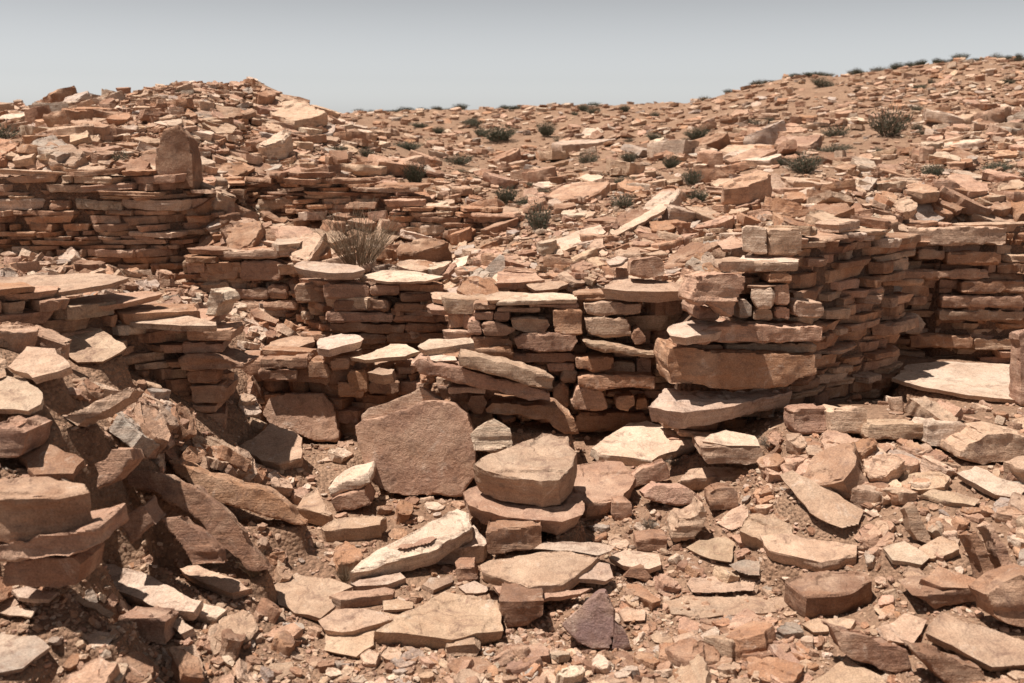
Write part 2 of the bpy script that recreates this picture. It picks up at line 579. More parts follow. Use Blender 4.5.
def T(label, crop, pts, thick, Y=None, pitch=5, roll=0, tn=None, on='g', name='sandstone_slab', cat='slab', parent=None, rough=1.0, group=None):
    ox, oy, s = CR[crop]
    pp = [(ox + x / s, oy + y / s) for x, y in pts]
    th = thick / s
    fx, fy = max(pp, key=lambda q: q[1])
    if Y is None:
        Y = hero_hit(fx, fy + th) if on == 's' else ground_hit(fx, fy + th)
        if Y is None: Y = 10
    a = P(fx, fy, Y)
    t = th * Y / F * ((1.6 if on == 'g' and th > 2 else 1.25) if parent is None else 1.1)
    n = Vector((-math.tan(math.radians(roll)), -math.tan(math.radians(pitch)), 1)).normalized()
    X = Vector((1, 0, 0)); X = (X - n * X.dot(n)).normalized(); Yv = n.cross(X)
    loc2 = []
    for x, y in pp:
        d = ray(x, y)
        den = n.dot(d)
        k = n.dot(a - ORG) / den if abs(den) > 1e-4 else -1
        if k <= 0 or k * d.y > Y + 1.6: k = (Y + 1.2) / d.y
        q = ORG + d * k - a
        loc2.append((q.dot(X), q.dot(Yv)))
    rr = random.Random(_seed[0] * 7 + 1)
    o2 = rough_outline(loc2, .05, .005, rr)
    cx = sum(q[0] for q in o2) / len(o2); cy = sum(q[1] for q in o2) / len(o2)
    o2 = [(q[0] - cx, q[1] - cy) for q in o2]
    org = a + X * cx + Yv * cy
    mw = Matrix((X, Yv, n)).transposed().to_4x4(); mw.translation = org
    vs, fs = prism_slab(o2, t, rr)
    if on == 'g' and parent is None:
        foot = [(mw @ Vector((q[0] * .9, q[1] * .9, 0))).to_2d() for q in o2]
        SUPPORT.append((foot, mw @ Vector((0, 0, -t)), n))
    _finish(vs, fs, mw, Y, name, label, cat, tn, parent, group, rough)


def Fb(label, crop, pts, depth, Y=None, yaw=0, lean=4, tn=None, on='g', name='sandstone_block', cat='stone', parent=None, rough=1.0, group=None, soft=True):
    ox, oy, s = CR[crop]
    if len(pts) == 4 and not isinstance(pts[0], tuple):         # a plain course stone given by its box
        x0, y0, x1, y1 = pts
        rr0 = random.Random(int(x0 * 13 + y0 * 7))
        w, h = x1 - x0, y1 - y0
        c = min(w, h) * .22
        j = lambda k=.07: rr0.uniform(-k, k) * min(w, h)
        pts = [(x0 + j(), y0 + c * rr0.uniform(.3, 1.2)), (x0 + c * rr0.uniform(.4, 1.4), y0 + j()), (x0 + w * .5, y0 + j(.09)),
               (x1 - c * rr0.uniform(.4, 1.4), y0 + j()), (x1 + j(), y0 + c * rr0.uniform(.4, 1.2)), (x1 + j(), y1 - c * rr0.uniform(.3, 1)),
               (x1 - c * rr0.uniform(.3, 1), y1 + j(.04)), (x0 + w * .5, y1 + j(.05)), (x0 + c * rr0.uniform(.3, 1), y1 + j(.04)), (x0 + j(), y1 - c * rr0.uniform(.3, 1))]
    pp = [(ox + x / s, oy + y / s) for x, y in pts]
    fx, fy = max(pp, key=lambda q: q[1])
    if Y is None:
        Y = hero_hit(fx, fy) if on == 's' else ground_hit(fx, fy)
        if Y is None: Y = 10
    a = P(fx, fy, Y)
    up = Vector((0, math.sin(math.radians(lean)), math.cos(math.radians(lean))))
    X = Vector((math.cos(math.radians(yaw)), math.sin(math.radians(yaw)), 0))
    n = X.cross(up).normalized()              # points to the viewer (-y)
    back = up.cross(X).normalized()
    if n.y > 0: n = -n
    loc2 = []
    for x, y in pp:
        d = ray(x, y)
        k = n.dot(a - ORG) / n.dot(d)
        q = ORG + d * k - a
        loc2.append((q.dot(X), q.dot(up)))
    rr = random.Random(_seed[0] * 7 + 1)
    o2 = rough_outline(loc2, .05, .005, rr)
    cx = sum(q[0] for q in o2) / len(o2); zb = min(q[1] for q in o2)
    o2 = [(q[0] - cx, q[1] - zb) for q in o2]
    bk = -n
    org = a + X * cx + up * zb
    mw = Matrix((X, bk, up)).transposed().to_4x4(); mw.translation = org
    vs, fs = prism_front(o2, depth, rr)
    if on == 'g' and parent is None:
        x0 = min(q[0] for q in o2); x1 = max(q[0] for q in o2)
        foot = [(mw @ Vector(q)).to_2d() for q in ((x0 * .85, .02, 0), (x1 * .85, .02, 0), (x1 * .85, depth * .95, 0), (x0 * .85, depth * .95, 0))]
        SUPPORT.append((foot, mw @ Vector((0, depth / 2, 0)), up))
    _finish(vs, fs, mw, Y, name, label, cat, tn, parent, group, rough, parent is not None or rough != 1.0)


# ------------------------------------------------------------------ ruined walls (things); their stones are children
def wall_root(px, py, Y, label):
    p = P(px, py, Y)
    o = bpy.data.objects.new('ruined_wall', None)
    COL.objects.link(o)
    o.location = (p.x, p.y, float(Hxy([p.x], [p.y])[0]))
    o.empty_display_size = .2
    return tag(o, label, 'wall')


WA = wall_root(575, 430, 7.0, 'dry stone wall of thick rounded blocks behind the big upright boulder')
WB = wall_root(770, 420, 6.5, 'tall dry stone wall whose flat ledges jut out right of the middle')
WC = wall_root(960, 360, 9.4, 'far right dry stone wall above the bare white floor slab')
WD = wall_root(120, 400, 5.6, 'broken near wall at left, ending in a ragged stack of flat stones')
WE = wall_root(100, 275, 8.7, 'long low wall at far left below the hump of the skyline')
WF = wall_root(310, 220, 11, 'highest back wall of thin courses under the shrubby slope')
WN = wall_root(445, 248, 10.1, 'short stub of thin courses right of the dry bush')
WS = wall_root(250, 330, 8.2, 'weathered wall of thin layered stones left of the dry bush')
WG = wall_root(390, 345, 7.6, 'wall with broad flat capstones just below the dry bush')
WL = wall_root(280, 430, 6.9, 'low shade-toned footing wall behind the small rounded upright stone')
WK = wall_root(400, 400, 6.7, 'low broken footing wall left of the long slanting beams of stone')

# --- wall behind the boulder
for q in [(230, 270, 275, 325), (320, 245, 375, 280), (250, 245, 320, 275), (240, 330, 385, 382), (195, 360, 385, 410), (500, 420, 600, 450),
          (520, 490, 580, 575), (380, 385, 600, 420), (655, 395, 730, 450), (730, 375, 874, 400), (725, 415, 805, 455), (810, 400, 862, 462),
          (705, 518, 762, 536), (800, 540, 850, 582), (600, 590, 850, 655), (555, 435, 602, 492), (440, 215, 612, 232), (250, 215, 330, 241), (330, 230, 480, 246)]:
    Fb(None, 'c7', q, R.uniform(.22, .34), Y=6.9, yaw=R.uniform(-5, 5), lean=R.uniform(-1, 5), parent=WA, name='wall_stone', tn=R.choice(['pink', 'rust', 'tan', 'pink']))
Fb(None, 'c7', [(278, 285), (330, 280), (395, 296), (398, 312), (370, 332), (285, 332)], .3, Y=6.88, parent=WA, name='wall_stone', tn='pink')
Fb(None, 'c7', [(375, 270), (440, 262), (505, 266), (515, 290), (495, 322), (400, 316), (378, 300)], .3, Y=6.85, parent=WA, name='wall_stone', tn='tan')
Fb(None, 'c7', [(520, 234), (575, 230), (622, 236), (622, 322), (560, 328), (528, 318), (520, 280)], .35, Y=6.85, parent=WA, name='wall_stone', tn='rust')
Fb(None, 'c7', [(382, 335), (420, 318), (600, 320), (610, 345), (590, 378), (500, 386), (400, 372)], .35, Y=6.82, parent=WA, name='wall_stone', tn='pink')
Fb(None, 'c7', [(600, 505), (640, 495), (690, 512), (706, 572), (690, 582), (590, 578), (585, 550)], .3, Y=6.75, parent=WA, name='wall_stone', tn='pink')
Fb(None, 'c7', [(630, 265), (700, 258), (780, 268), (790, 330), (700, 334), (640, 320)], .3, Y=6.82, parent=WA, name='wall_stone', tn='tan')
Fb(None, 'c7', [(790, 310), (820, 298), (845, 330), (838, 356), (805, 362), (788, 340)], .25, Y=6.78, parent=WA, name='wall_stone', tn='brown')
Fb(None, 'c7', [(625, 342), (700, 350), (800, 372), (874, 382), (874, 402), (780, 395), (640, 368)], .4, Y=6.72, parent=WA, name='wall_stone', tn='tan')
Fb(None, 'c7', [(598, 400), (655, 396), (730, 398), (722, 440), (660, 452), (604, 440)], .35, Y=6.78, parent=WA, name='wall_stone', tn='rust')
Fb(None, 'c7', [(735, 532), (800, 528), (806, 560), (780, 584), (738, 578)], .25, Y=6.75, parent=WA, name='wall_stone', tn='pink')
Fb(None, 'c7', [(610, 470), (700, 455), (874, 466), (874, 512), (760, 505), (690, 515), (612, 500)], .35, Y=6.72, parent=WA, name='wall_stone', tn='rust')
Fb(None, 'c7', [(630, 215), (720, 208), (830, 218), (822, 256), (700, 262), (634, 250)], .35, Y=6.85, parent=WA, name='wall_stone', tn='tan')
T(None, 'c7', [(290, 190), (340, 176), (430, 180), (440, 196), (360, 205), (300, 206)], 12, Y=6.85, pitch=2, parent=WA, name='wall_stone', tn='tan')
T(None, 'c7', [(330, 210), (430, 180), (520, 178), (604, 186), (606, 202), (470, 206)], 14, Y=6.8, pitch=2, parent=WA, name='wall_stone', tn='pale')

# --- wall with the ledges
for q in [(405, 212, 680, 243), (335, 368, 405, 408), (590, 287, 655, 360), (525, 370, 592, 410), (595, 362, 655, 412), (665, 347, 765, 402),
          (270, 492, 420, 520), (425, 490, 740, 526), (575, 245, 660, 285)]:
    Fb(None, 'c8', q, R.uniform(.25, .4), Y=6.35, yaw=R.uniform(0, 8), lean=2, parent=WB, name='wall_stone', tn=R.choice(['tan', 'pink', 'rust']))
Fb('left side of the square block on top of the wall, painted sunlit pale', 'c8', [(485, 95), (500, 88), (572, 98), (574, 182), (550, 188), (486, 178)], .35, Y=6.5, yaw=-14, parent=WB, name='wall_stone', tn='pale')  # pale tone paints in the light on the block's left side
Fb(None, 'c8', [(574, 100), (690, 100), (695, 180), (640, 190), (576, 186)], .4, Y=6.55, yaw=10, parent=WB, name='wall_stone', tn='tan')  # right side of the same block, toned darker as its shaded face
T(None, 'c8', [(470, 203), (488, 188), (600, 192), (682, 202), (678, 212), (560, 214)], 8, Y=6.35, pitch=2, parent=WB, name='wall_stone', tn='pale')
Fb('bright square wall stone', 'c8', [(515, 300), (585, 296), (596, 330), (588, 368), (540, 370), (512, 340)], .3, Y=6.3, yaw=-18, parent=WB, name='wall_stone', tn='pale')
T(None, 'c8', [(503, 292), (520, 282), (610, 276), (650, 284), (560, 296)], 7, Y=6.3, pitch=2, parent=WB, name='wall_stone', tn='tan')
Fb(None, 'c8', [(470, 345), (495, 335), (518, 360), (515, 405), (475, 405)], .25, Y=6.3, parent=WB, name='wall_stone', tn='grey')
Fb('rounded projecting knob of stone', 'c8', [(312, 318), (332, 258), (375, 248), (440, 250), (500, 255), (494, 308), (468, 358), (462, 402), (440, 406), (412, 372), (372, 356), (340, 366), (318, 348)],
   .34, Y=6.1, yaw=6, parent=WB, name='wall_stone', tn='pink', rough=1.2)
Fb(None, 'c8', [(228, 560), (236, 505), (300, 500), (400, 516), (560, 520), (742, 524), (742, 600), (640, 638), (520, 645), (380, 640), (240, 628)], .5, Y=6.2, yaw=4, parent=WB, name='wall_stone', tn='rust')
Fb(None, 'c8', [(380, 430), (600, 428), (760, 432), (760, 488), (560, 492), (300, 495), (300, 470)], .5, Y=6.2, yaw=3, parent=WB, name='wall_stone', tn='pink')
T('broad flat ledge jutting from the wall', 'c8', [(230, 440), (250, 425), (330, 406), (420, 412), (600, 418), (610, 432), (440, 440), (380, 458), (290, 470), (240, 462)], 30, Y=6.05, pitch=3, parent=WB, name='wall_stone', tn='pale')
T('lowest and widest pale ledge of the wall', 'd3', [(165, 160), (222, 98), (420, 108), (650, 88), (656, 108), (480, 150), (380, 168), (280, 180)], 58, Y=5.95, pitch=4, parent=WB, name='wall_stone', tn='pale')

# --- capstones below the dry bush
for q in [(420, 148, 580, 200), (580, 152, 682, 190), (455, 202, 640, 246), (660, 217, 780, 250), (770, 202, 874, 252), (682, 182, 790, 212), (430, 248, 660, 280),
          (660, 256, 874, 284), (445, 282, 700, 318), (640, 316, 870, 350), (440, 320, 640, 356), (700, 284, 874, 316)]:
    Fb(None, 'c6', q, R.uniform(.2, .35), Y=7.55, yaw=R.uniform(-4, 4), lean=2, parent=WG, name='wall_stone', tn=R.choice(['pink', 'rust', 'rust', 'brown']))
Fb(None, 'c6', (322, 145, 425, 215), .25, Y=7.85, parent=WG, name='wall_stone', tn='pink')
T('thick capstone bridging a dark gap', 'c6', [(316, 88), (345, 72), (430, 74), (540, 86), (562, 102), (520, 112), (440, 112), (350, 100)], 24, Y=7.5, pitch=4, parent=WG, name='wall_stone', tn='pale')
T('broad flat pale capstone', 'c6', [(543, 124), (620, 102), (720, 105), (832, 124), (770, 140), (640, 142)], 10, Y=7.45, pitch=4, parent=WG, name='wall_stone', tn='pale')
T(None, 'c7', [(100, 175), (190, 180), (245, 195), (180, 208), (110, 200)], 16, Y=7.2, pitch=3, parent=WG, name='wall_stone', tn='tan')
T(None, 'c7', [(90, 222), (150, 204), (240, 212), (246, 228), (180, 240), (100, 238)], 18, Y=7.1, pitch=3, parent=WG, name='wall_stone', tn='pink')

# --- weathered wall left of the bush
for q in [(0, 82, 130, 140), (130, 72, 280, 142), (100, 165, 232, 202), (230, 150, 300, 202), (80, 34, 270, 62), (100, 202, 330, 242), (245, 22, 330, 60), (0, 142, 100, 180)]:
    Fb(None, 'c6', q, R.uniform(.2, .3), Y=8.15, yaw=R.uniform(-6, 6), lean=3, parent=WS, name='wall_stone', tn=R.choice(['pink', 'rust', 'tan']))
T('white topped block standing on the wall end', 'c6', [(245, 8), (262, -6), (330, -10), (352, -2), (340, 10), (270, 16)], 22, Y=8.1, pitch=3, parent=WS, name='wall_stone', tn='pale')

# --- end of the near left wall
for q in [(640, 302, 792, 346), (620, 350, 762, 390), (640, 442, 742, 490), (650, 492, 772, 560), (655, 562, 742, 590), (655, 592, 772, 640), (650, 642, 732, 690)]:
    Fb(None, 'c5', q, .4, Y=5.9, yaw=R.uniform(0, 14), lean=3, parent=WD, name='wall_stone', tn=R.choice(['rust', 'pink', 'brown']))
Fb('long pointed stone sticking out of the wall end', 'c5', [(610, 400), (640, 386), (740, 392), (838, 418), (836, 438), (740, 442), (615, 440)], .35, Y=5.85, parent=WD, name='wall_stone', tn='pink')
T('long pale capstone', 'c5', [(330, 265), (450, 240), (600, 246), (735, 280), (738, 292), (640, 292), (400, 275)], 22, Y=5.7, pitch=4, parent=WD, name='wall_stone', tn='pale')
T('broad near capstone of the wall', 'c5', [(-160, 150), (0, 125), (140, 118), (350, 112), (440, 128), (380, 148), (200, 178), (0, 205), (-160, 220)], 20, Y=5.3, pitch=6, parent=WD, name='wall_stone', tn='tan')
T(None, 'c5', [(160, 215), (300, 190), (500, 172), (560, 182), (430, 215), (200, 240)], 22, Y=5.6, pitch=5, parent=WD, name='wall_stone', tn='pink')
Fb('white stone standing on the wall end', 'c5', [(705, 205), (725, 165), (758, 172), (780, 208), (748, 226), (736, 262), (700, 262)], .2, Y=6.0, yaw=-10, parent=WD, name='wall_stone', tn='pale')
# --- footing walls
T('ledge heaped with small stones', 'c6', [(204, 376), (240, 348), (320, 326), (385, 332), (392, 346), (330, 368), (250, 384)], 20, Y=6.9, pitch=4, parent=WL, name='wall_stone', tn='pink')
for q in [(365, 412, 440, 476), (440, 404, 512, 446), (500, 442, 572, 520), (470, 480, 560, 540), (570, 480, 680, 530), (200, 400, 370, 440), (200, 440, 330, 480)]:
    Fb(None, 'c6', q, .3, Y=6.65, yaw=R.uniform(-6, 6), parent=WL, name='wall_stone', tn=R.choice(['brown', 'pink', 'rust']))
# --- far right
Fb(None, 'd1', (390, 82, 748, 140), .5, Y=9.1, parent=WC, name='wall_stone', tn='tan')
for q in [(398, 152, 462, 178), (465, 152, 548, 186), (556, 160, 724, 200), (380, 215, 690, 246), (390, 262, 500, 310), (540, 296, 795, 336), (530, 340, 800, 376), (600, 250, 800, 290), (440, 420, 640, 460), (640, 430, 800, 470)]:
    Fb(None, 'd1', q, .4, Y=9.12, parent=WC, name='wall_stone', tn=R.choice(['tan', 'pink', 'rust']))

Fb('tall brown stone standing upright on the far left wall', 'f', [(155, 188), (157, 148), (164, 129), (178, 124), (188, 136), (193, 160), (194, 190)], .3, Y=8.72, on='s', tn='brown', rough=.7)
# ------------------------------------------------------------------ loose stones, from the back to the front
T('big flat pale boulder lying high on the far slope', 'c3', [(135, 283), (168, 262), (260, 252), (352, 248), (356, 268), (290, 282), (170, 290)], 20, Y=17, pitch=3, roll=2, tn='pale')
Fb('rust orange wedge of rock on the slope at right', 'c3', [(625, 362), (700, 365), (800, 345), (818, 362), (740, 398), (660, 424), (635, 402)], .5, Y=11, tn='rust')
T('long tan slab on the slope above the orange wedge', 'c3', [(705, 312), (740, 290), (850, 272), (920, 290), (870, 322), (760, 336)], 14, Y=13, pitch=6, roll=4, tn='tan')
T('large white slab lying on the talus above the wall', 'c3', [(112, 648), (150, 612), (220, 582), (300, 562), (322, 585), (262, 622), (180, 650)], 12, pitch=14, roll=10, tn='pale', on='s')
T('long thin white slab slanting across the upper talus', 'c3', [(335, 590), (400, 552), (500, 490), (540, 484), (520, 512), (440, 556), (350, 602)], 12, pitch=12, roll=14, tn='pale', on='s')
Fb('small orange block under the white talus slab', 'c7', (492, 52, 590, 106), .2, tn='rust')
Fb('grey triangular slab standing upright on the talus', 'c7', [(262, 118), (340, 46), (354, 52), (358, 112), (330, 132)], .08, lean=20, tn='grey')
T('small tilted white slab left of the grey triangle', 'c7', [(150, 98), (190, 62), (236, 52), (226, 80), (186, 110)], 8, pitch=15, roll=12, tn='pale')
T('whitish grey flat stone beside the dry bush', 'c7', [(183, 48), (200, 20), (252, 14), (258, 34), (226, 56)], 10, pitch=8, roll=8, tn='grey')
Fb('reddish block resting above the wall', 'c8', (102, 202, 222, 262), .3, Y=7.0, tn='pink', on='s')
T('broad pale slab capping the wall left of the knob', 'c8', [(0, 300), (40, 275), (110, 264), (230, 276), (322, 292), (318, 306), (200, 312), (80, 308)], 36, Y=6.75, pitch=4, tn='tan', on='s')
T('small pale slab above the wall beside the reddish block', 'c8', [(20, 206), (60, 190), (96, 196), (70, 216), (30, 222)], 10, Y=7.4, pitch=8, tn='pale', on='s')
T('tan stone on the courtyard side of the wall top', 'c7', [(430, 152), (480, 128), (560, 122), (590, 140), (540, 165), (460, 172)], 14, Y=7.4, pitch=10, tn='tan', on='s')

T('white topped slab perched on the left footing wall', 'c6', [(396, 344), (410, 334), (480, 319), (548, 326), (562, 336), (550, 346), (440, 374), (400, 368)], 26, Y=6.55, pitch=5, tn='pale', on='s')
T('thin white slab right of the perched white topped one', 'c6', [(513, 400), (570, 388), (650, 354), (702, 356), (752, 380), (700, 396), (560, 410)], 14, Y=6.6, pitch=5, tn='pale', on='s')
T('cube shaped tan stone below the thin white slab', 'c6', [(572, 452), (612, 434), (666, 440), (655, 456), (622, 462)], 30, Y=6.4, pitch=4, tn='tan', on='s')

# pile in front of the boulder wall
Fb('arched slab lying behind the perched round topped slab', 'c7', [(285, 578), (312, 556), (440, 564), (540, 570), (592, 612), (612, 662), (560, 662), (500, 616), (400, 598), (292, 594)], .35, Y=6.25, tn='rust')
Fb('small rounded stone wedged under the slanting beams', 'c7', [(230, 560), (240, 532), (285, 530), (298, 555), (280, 590), (245, 590)], .2, Y=6.3, tn='brown', on='s')
Fb('lower of the two long beams of stone slanting to the right', 'c7', [(35, 428), (60, 405), (180, 430), (350, 472), (510, 520), (516, 548), (440, 550), (250, 502), (60, 456)], .35, Y=6.2, yaw=4, tn='pink', on='s')
Fb('upper of the two long beams of stone slanting to the right', 'c7', [(196, 392), (240, 388), (380, 424), (522, 464), (526, 508), (480, 506), (330, 462), (200, 430)], .3, Y=6.15, yaw=4, tn='tan', on='s')
Fb('thin flat stone under the left end of the beams', 'c7', (165, 500, 292, 526), .2, Y=6.2, tn='tan', on='s')
T('pale stone lying on the left end of the beams', 'c7', [(60, 362), (100, 337), (240, 332), (252, 350), (182, 362), (80, 374)], 20, Y=6.35, pitch=4, tn='pale', on='s')
T('thin white wedge between the beams and the pale stone', 'c7', [(84, 400), (110, 388), (190, 396), (196, 410), (120, 414)], 9, Y=6.25, pitch=4, tn='pale', on='s')
Fb('large smooth upright boulder with a broad pink face', 'f', [(355, 426), (362, 420), (392, 412), (424, 401), (440, 401), (455, 404), (468, 415), (477, 442), (475, 478), (462, 497), (430, 496), (390, 494), (371, 484), (362, 458), (356, 440)],
   .36, lean=11, yaw=-3, tn='pink', name='boulder', cat='boulder', rough=.5)
Fb('rough layer peeling from the back of the big boulder', 'f', [(360, 430), (361, 413), (385, 403), (419, 387), (428, 391), (441, 399), (452, 430)], .2, lean=11, yaw=-3, Y=6.16, tn='tan')
Fb('small rounded upright stone left of the big boulder', 'c6', [(210, 590), (235, 540), (290, 522), (420, 520), (452, 552), (478, 660), (470, 690), (400, 690), (330, 660), (240, 630)], .22, lean=18, tn='pink', rough=.7)
Fb('bright pointed stone right of the big boulder', 'd5', [(443, 250), (470, 225), (528, 192), (582, 230), (592, 290), (520, 318), (458, 312)], .22, lean=18, tn='pale', Y=5.75, on='s')

T('speckled tilted slab left of the big boulder', 'c6', [(130, 702), (180, 680), (240, 625), (330, 655), (350, 672), (345, 742), (270, 762), (212, 752)], 28, pitch=20, tn='tan')
Fb('chunky stone topping the small pile beside the boulder', 'd7', [(678, 168), (740, 130), (812, 112), (814, 150), (760, 172), (690, 192)], .3, Y=5.7, tn='pale', on='s')
T('lowest slab of the small pile left of the boulder foot', 'd7', [(650, 296), (700, 268), (840, 258), (870, 262), (852, 290), (760, 302), (662, 306)], 34, pitch=5, tn='tan')
T('tilted left slab of the small pile beside the boulder', 'd7', [(563, 230), (592, 190), (640, 160), (692, 250), (682, 258), (630, 246)], 44, pitch=12, tn='tan')
Fb('middle block of the small pile beside the boulder', 'd7', [(682, 206), (740, 182), (802, 165), (830, 222), (700, 250)], .28, tn='pink', on='s')

# courtyard, middle
T('large pale slab on the ground below the wall', 'd3', [(-30, 300), (20, 260), (100, 215), (160, 206), (230, 232), (342, 268), (332, 288), (200, 328), (180, 342), (90, 332), (0, 320)], 22, pitch=8, tn='pale')
Fb('narrow stone on edge under the large pale slab', 'd3', [(90, 402), (150, 370), (222, 346), (242, 380), (240, 405), (112, 440)], .12, tn='pink')
Fb('lower of two stacked stones below the widest ledge', 'd3', [(343, 290), (390, 292), (550, 300), (553, 345), (500, 360), (370, 352), (345, 325)], .35, tn='tan')
T('upper of two stacked stones below the widest ledge', 'd3', [(345, 276), (380, 255), (430, 237), (530, 258), (548, 292), (430, 292), (385, 282)], 12, pitch=9, tn='pale', on='s')
T('flat slab in front of the two stacked stones', 'd3', [(274, 412), (300, 376), (390, 362), (545, 380), (546, 394), (430, 398), (330, 404)], 32, pitch=4, tn='tan')
Fb('smooth rounded pink stone in a sandy hollow', 'd3', [(146, 450), (190, 420), (290, 432), (346, 468), (332, 500), (200, 490), (150, 472)], .22, lean=15, tn='pink', rough=.6)
Fb('brown broken stone above the pebbly talus', 'd3', (376, 436, 470, 512), .2, lean=12, tn='brown')
T('broad shaded stone right of the perched slab', 'd5', [(770, 440), (800, 360), (888, 340), (965, 345), (1012, 400), (965, 470), (850, 490)], 50, pitch=10, tn='pink')
T('broad slab beneath the perched slab', 'd5', [(418, 452), (470, 430), (640, 420), (800, 425), (840, 490), (832, 528), (760, 552), (640, 545), (540, 530), (430, 492)], 42, Y=5.05, pitch=6, tn='pink')
Fb('dark block carrying the slab beneath the perched one', 'd5', [(500, 585), (560, 572), (690, 566), (694, 638), (600, 656), (508, 668)], .35, Y=4.98, tn='brown')
T('thick perched slab with a cracked pale top', 'd5', [(452, 352), (492, 328), (600, 285), (690, 250), (775, 262), (780, 290), (812, 312), (800, 346), (748, 405), (690, 412), (590, 396), (530, 388), (470, 364)], 98, Y=5.15, pitch=9, tn='tan', on='s')
Fb('knobbly stone lit from the left near the talus', 'd3', [(244, 580), (266, 545), (330, 528), (350, 488), (366, 520), (352, 580), (322, 612), (250, 636)], .22, tn='tan', rough=1.2)
Fb('small square post of stone in the sandy hollow', 'd3', (46, 478, 106, 544), .12, tn='pink')
T('flat triangular chip on the pebbly talus', 'd3', [(398, 556), (480, 488), (502, 500), (512, 560), (450, 582)], 6, pitch=10, roll=4, tn='tan')
Fb('brown stone at the edge of the sandy hollow', 'd4', (285, 142, 402, 190), .15, tn='brown')
T('thin angular slab tilted over brown rubble', 'd4', [(468, 176), (520, 146), (620, 138), (656, 160), (640, 232), (560, 220), (520, 204)], 9, pitch=13, tn='tan')
T('small grey slab right of the tilted angular slab', 'd4', [(630, 240), (690, 220), (748, 226), (742, 278), (700, 280)], 6, pitch=12, tn='grey')

# courtyard, front
T('long sloping slab with a chip lying on it', 'd6', [(35, 268), (140, 186), (200, 155), (330, 76), (440, 26), (480, 45), (490, 100), (400, 150), (360, 182), (240, 214), (100, 254)], 48, pitch=13, roll=3, tn='pale')
T('thick broken slab against the long sloping slab', 'd6', [(362, 176), (420, 120), (500, 90), (556, 150), (540, 168), (450, 180)], 56, pitch=12, tn='pale')
T('narrow chip lying on the long sloping slab', 'd6', [(204, 180), (230, 166), (340, 136), (354, 142), (330, 160), (240, 184)], 7, pitch=13, roll=3, tn='pink', on='s')
T('pale splinter slab in front of the long sloping slab', 'd6', [(40, 312), (75, 295), (225, 268), (242, 288), (180, 314), (60, 322)], 20, pitch=4, tn='pale')
Fb('dark pillar block propping the layered slab', 'd6', [(598, 372), (660, 366), (760, 372), (758, 430), (700, 468), (622, 478)], .4, tn='brown')
T('thin slab under the layered slab', 'd6', [(570, 318), (640, 322), (760, 330), (860, 335), (945, 326), (900, 350), (750, 370), (640, 362), (590, 346)], 18, Y=4.5, pitch=3, tn='pink', on='s')
T('large layered slab propped on a dark pillar', 'd6', [(518, 240), (560, 222), (690, 202), (850, 186), (962, 212), (940, 238), (868, 286), (830, 312), (700, 322), (600, 288), (530, 268)], 38, Y=4.55, pitch=5, tn='tan', on='s')
T('bright white slab at the back of the layered slab', 'd6', [(720, 182), (760, 150), (970, 156), (1032, 170), (1012, 190), (962, 208), (860, 190)], 12, Y=4.85, pitch=5, tn='pale', on='s')
T('square pale slab at the right of the layered slab', 'd6', [(872, 292), (885, 268), (960, 228), (1008, 238), (1022, 288), (990, 302)], 20, Y=4.65, pitch=5, tn='pale', on='s')
T('flat cracked stone right of the square pale slab', 'd4', [(178, 212), (240, 184), (370, 200), (378, 240), (332, 258), (230, 244)], 16, pitch=5, tn='pale')
Fb('small brown wedge right of the layered slab', 'd4', [(235, 285), (262, 258), (312, 244), (348, 290), (330, 310)], .14, lean=20, tn='brown')
Fb('purple grey slab leaning upright at the front', 'd4', [(4, 470), (60, 420), (148, 340), (176, 334), (206, 410), (206, 470), (186, 562), (120, 556), (60, 532)], .16, lean=22, yaw=-6, tn='purple', rough=.6)
Fb('shaded right side of the purple grey slab', 'd4', [(206, 462), (250, 500), (262, 556), (196, 560)], .14, lean=10, tn='purple')  # the leaning slab's darker right face, modelled as a separate piece
T('tan chip right of the purple grey slab', 'd4', [(212, 410), (250, 395), (322, 410), (316, 448), (240, 452)], 12, pitch=6, tn='tan')
T('thin tan chip at the foot of the pebble slope', 'd4', [(328, 505), (370, 485), (440, 520), (430, 545), (350, 530)], 8, pitch=6, tn='tan')
T('half buried flat slab at the right of the pebbles', 'd4', [(480, 310), (500, 282), (640, 278), (742, 296), (730, 338), (600, 345), (500, 345)], 6, pitch=3, tn='tan')
T('largest half buried slab at the front right', 'd4', [(390, 375), (480, 352), (640, 360), (860, 360), (892, 390), (800, 420), (520, 440), (420, 425)], 8, pitch=3, tn='tan')
Fb('small brown cube between sloping and layered slabs', 'd6', [(420, 262), (440, 250), (502, 246), (516, 296), (440, 310)], .14, tn='brown')
T('rough tan stone left of the small brown cube', 'd6', [(308, 315), (332, 290), (416, 278), (420, 304), (350, 335)], 16, pitch=8, tn='tan')
T('bright splinter in front of the small brown cube', 'd6', [(438, 322), (500, 302), (562, 326), (545, 342), (470, 346)], 10, pitch=8, tn='pale')
T('broad flat slab in the middle foreground', 'd6', [(130, 490), (215, 432), (285, 400), (390, 335), (500, 352), (590, 370), (606, 430), (610, 488), (550, 494), (470, 508), (420, 522), (310, 504), (170, 492)], 46, pitch=5, tn='tan')
T('small thin slab on the broad foreground slab', 'd6', [(160, 372), (200, 364), (275, 380), (272, 404), (162, 410)], 12, on='s', pitch=5, tn='tan')
T('dark edged slab at the left of the foreground slabs', 'd7', [(680, 532), (720, 514), (870, 498), (906, 506), (900, 524), (720, 546)], 26, pitch=4, tn='pink')
T('cracked pavement slab beside the grass tuft', 'd7', [(480, 504), (560, 455), (680, 470), (762, 500), (690, 530), (700, 568), (650, 608), (562, 590), (508, 560)], 14, pitch=4, tn='tan')
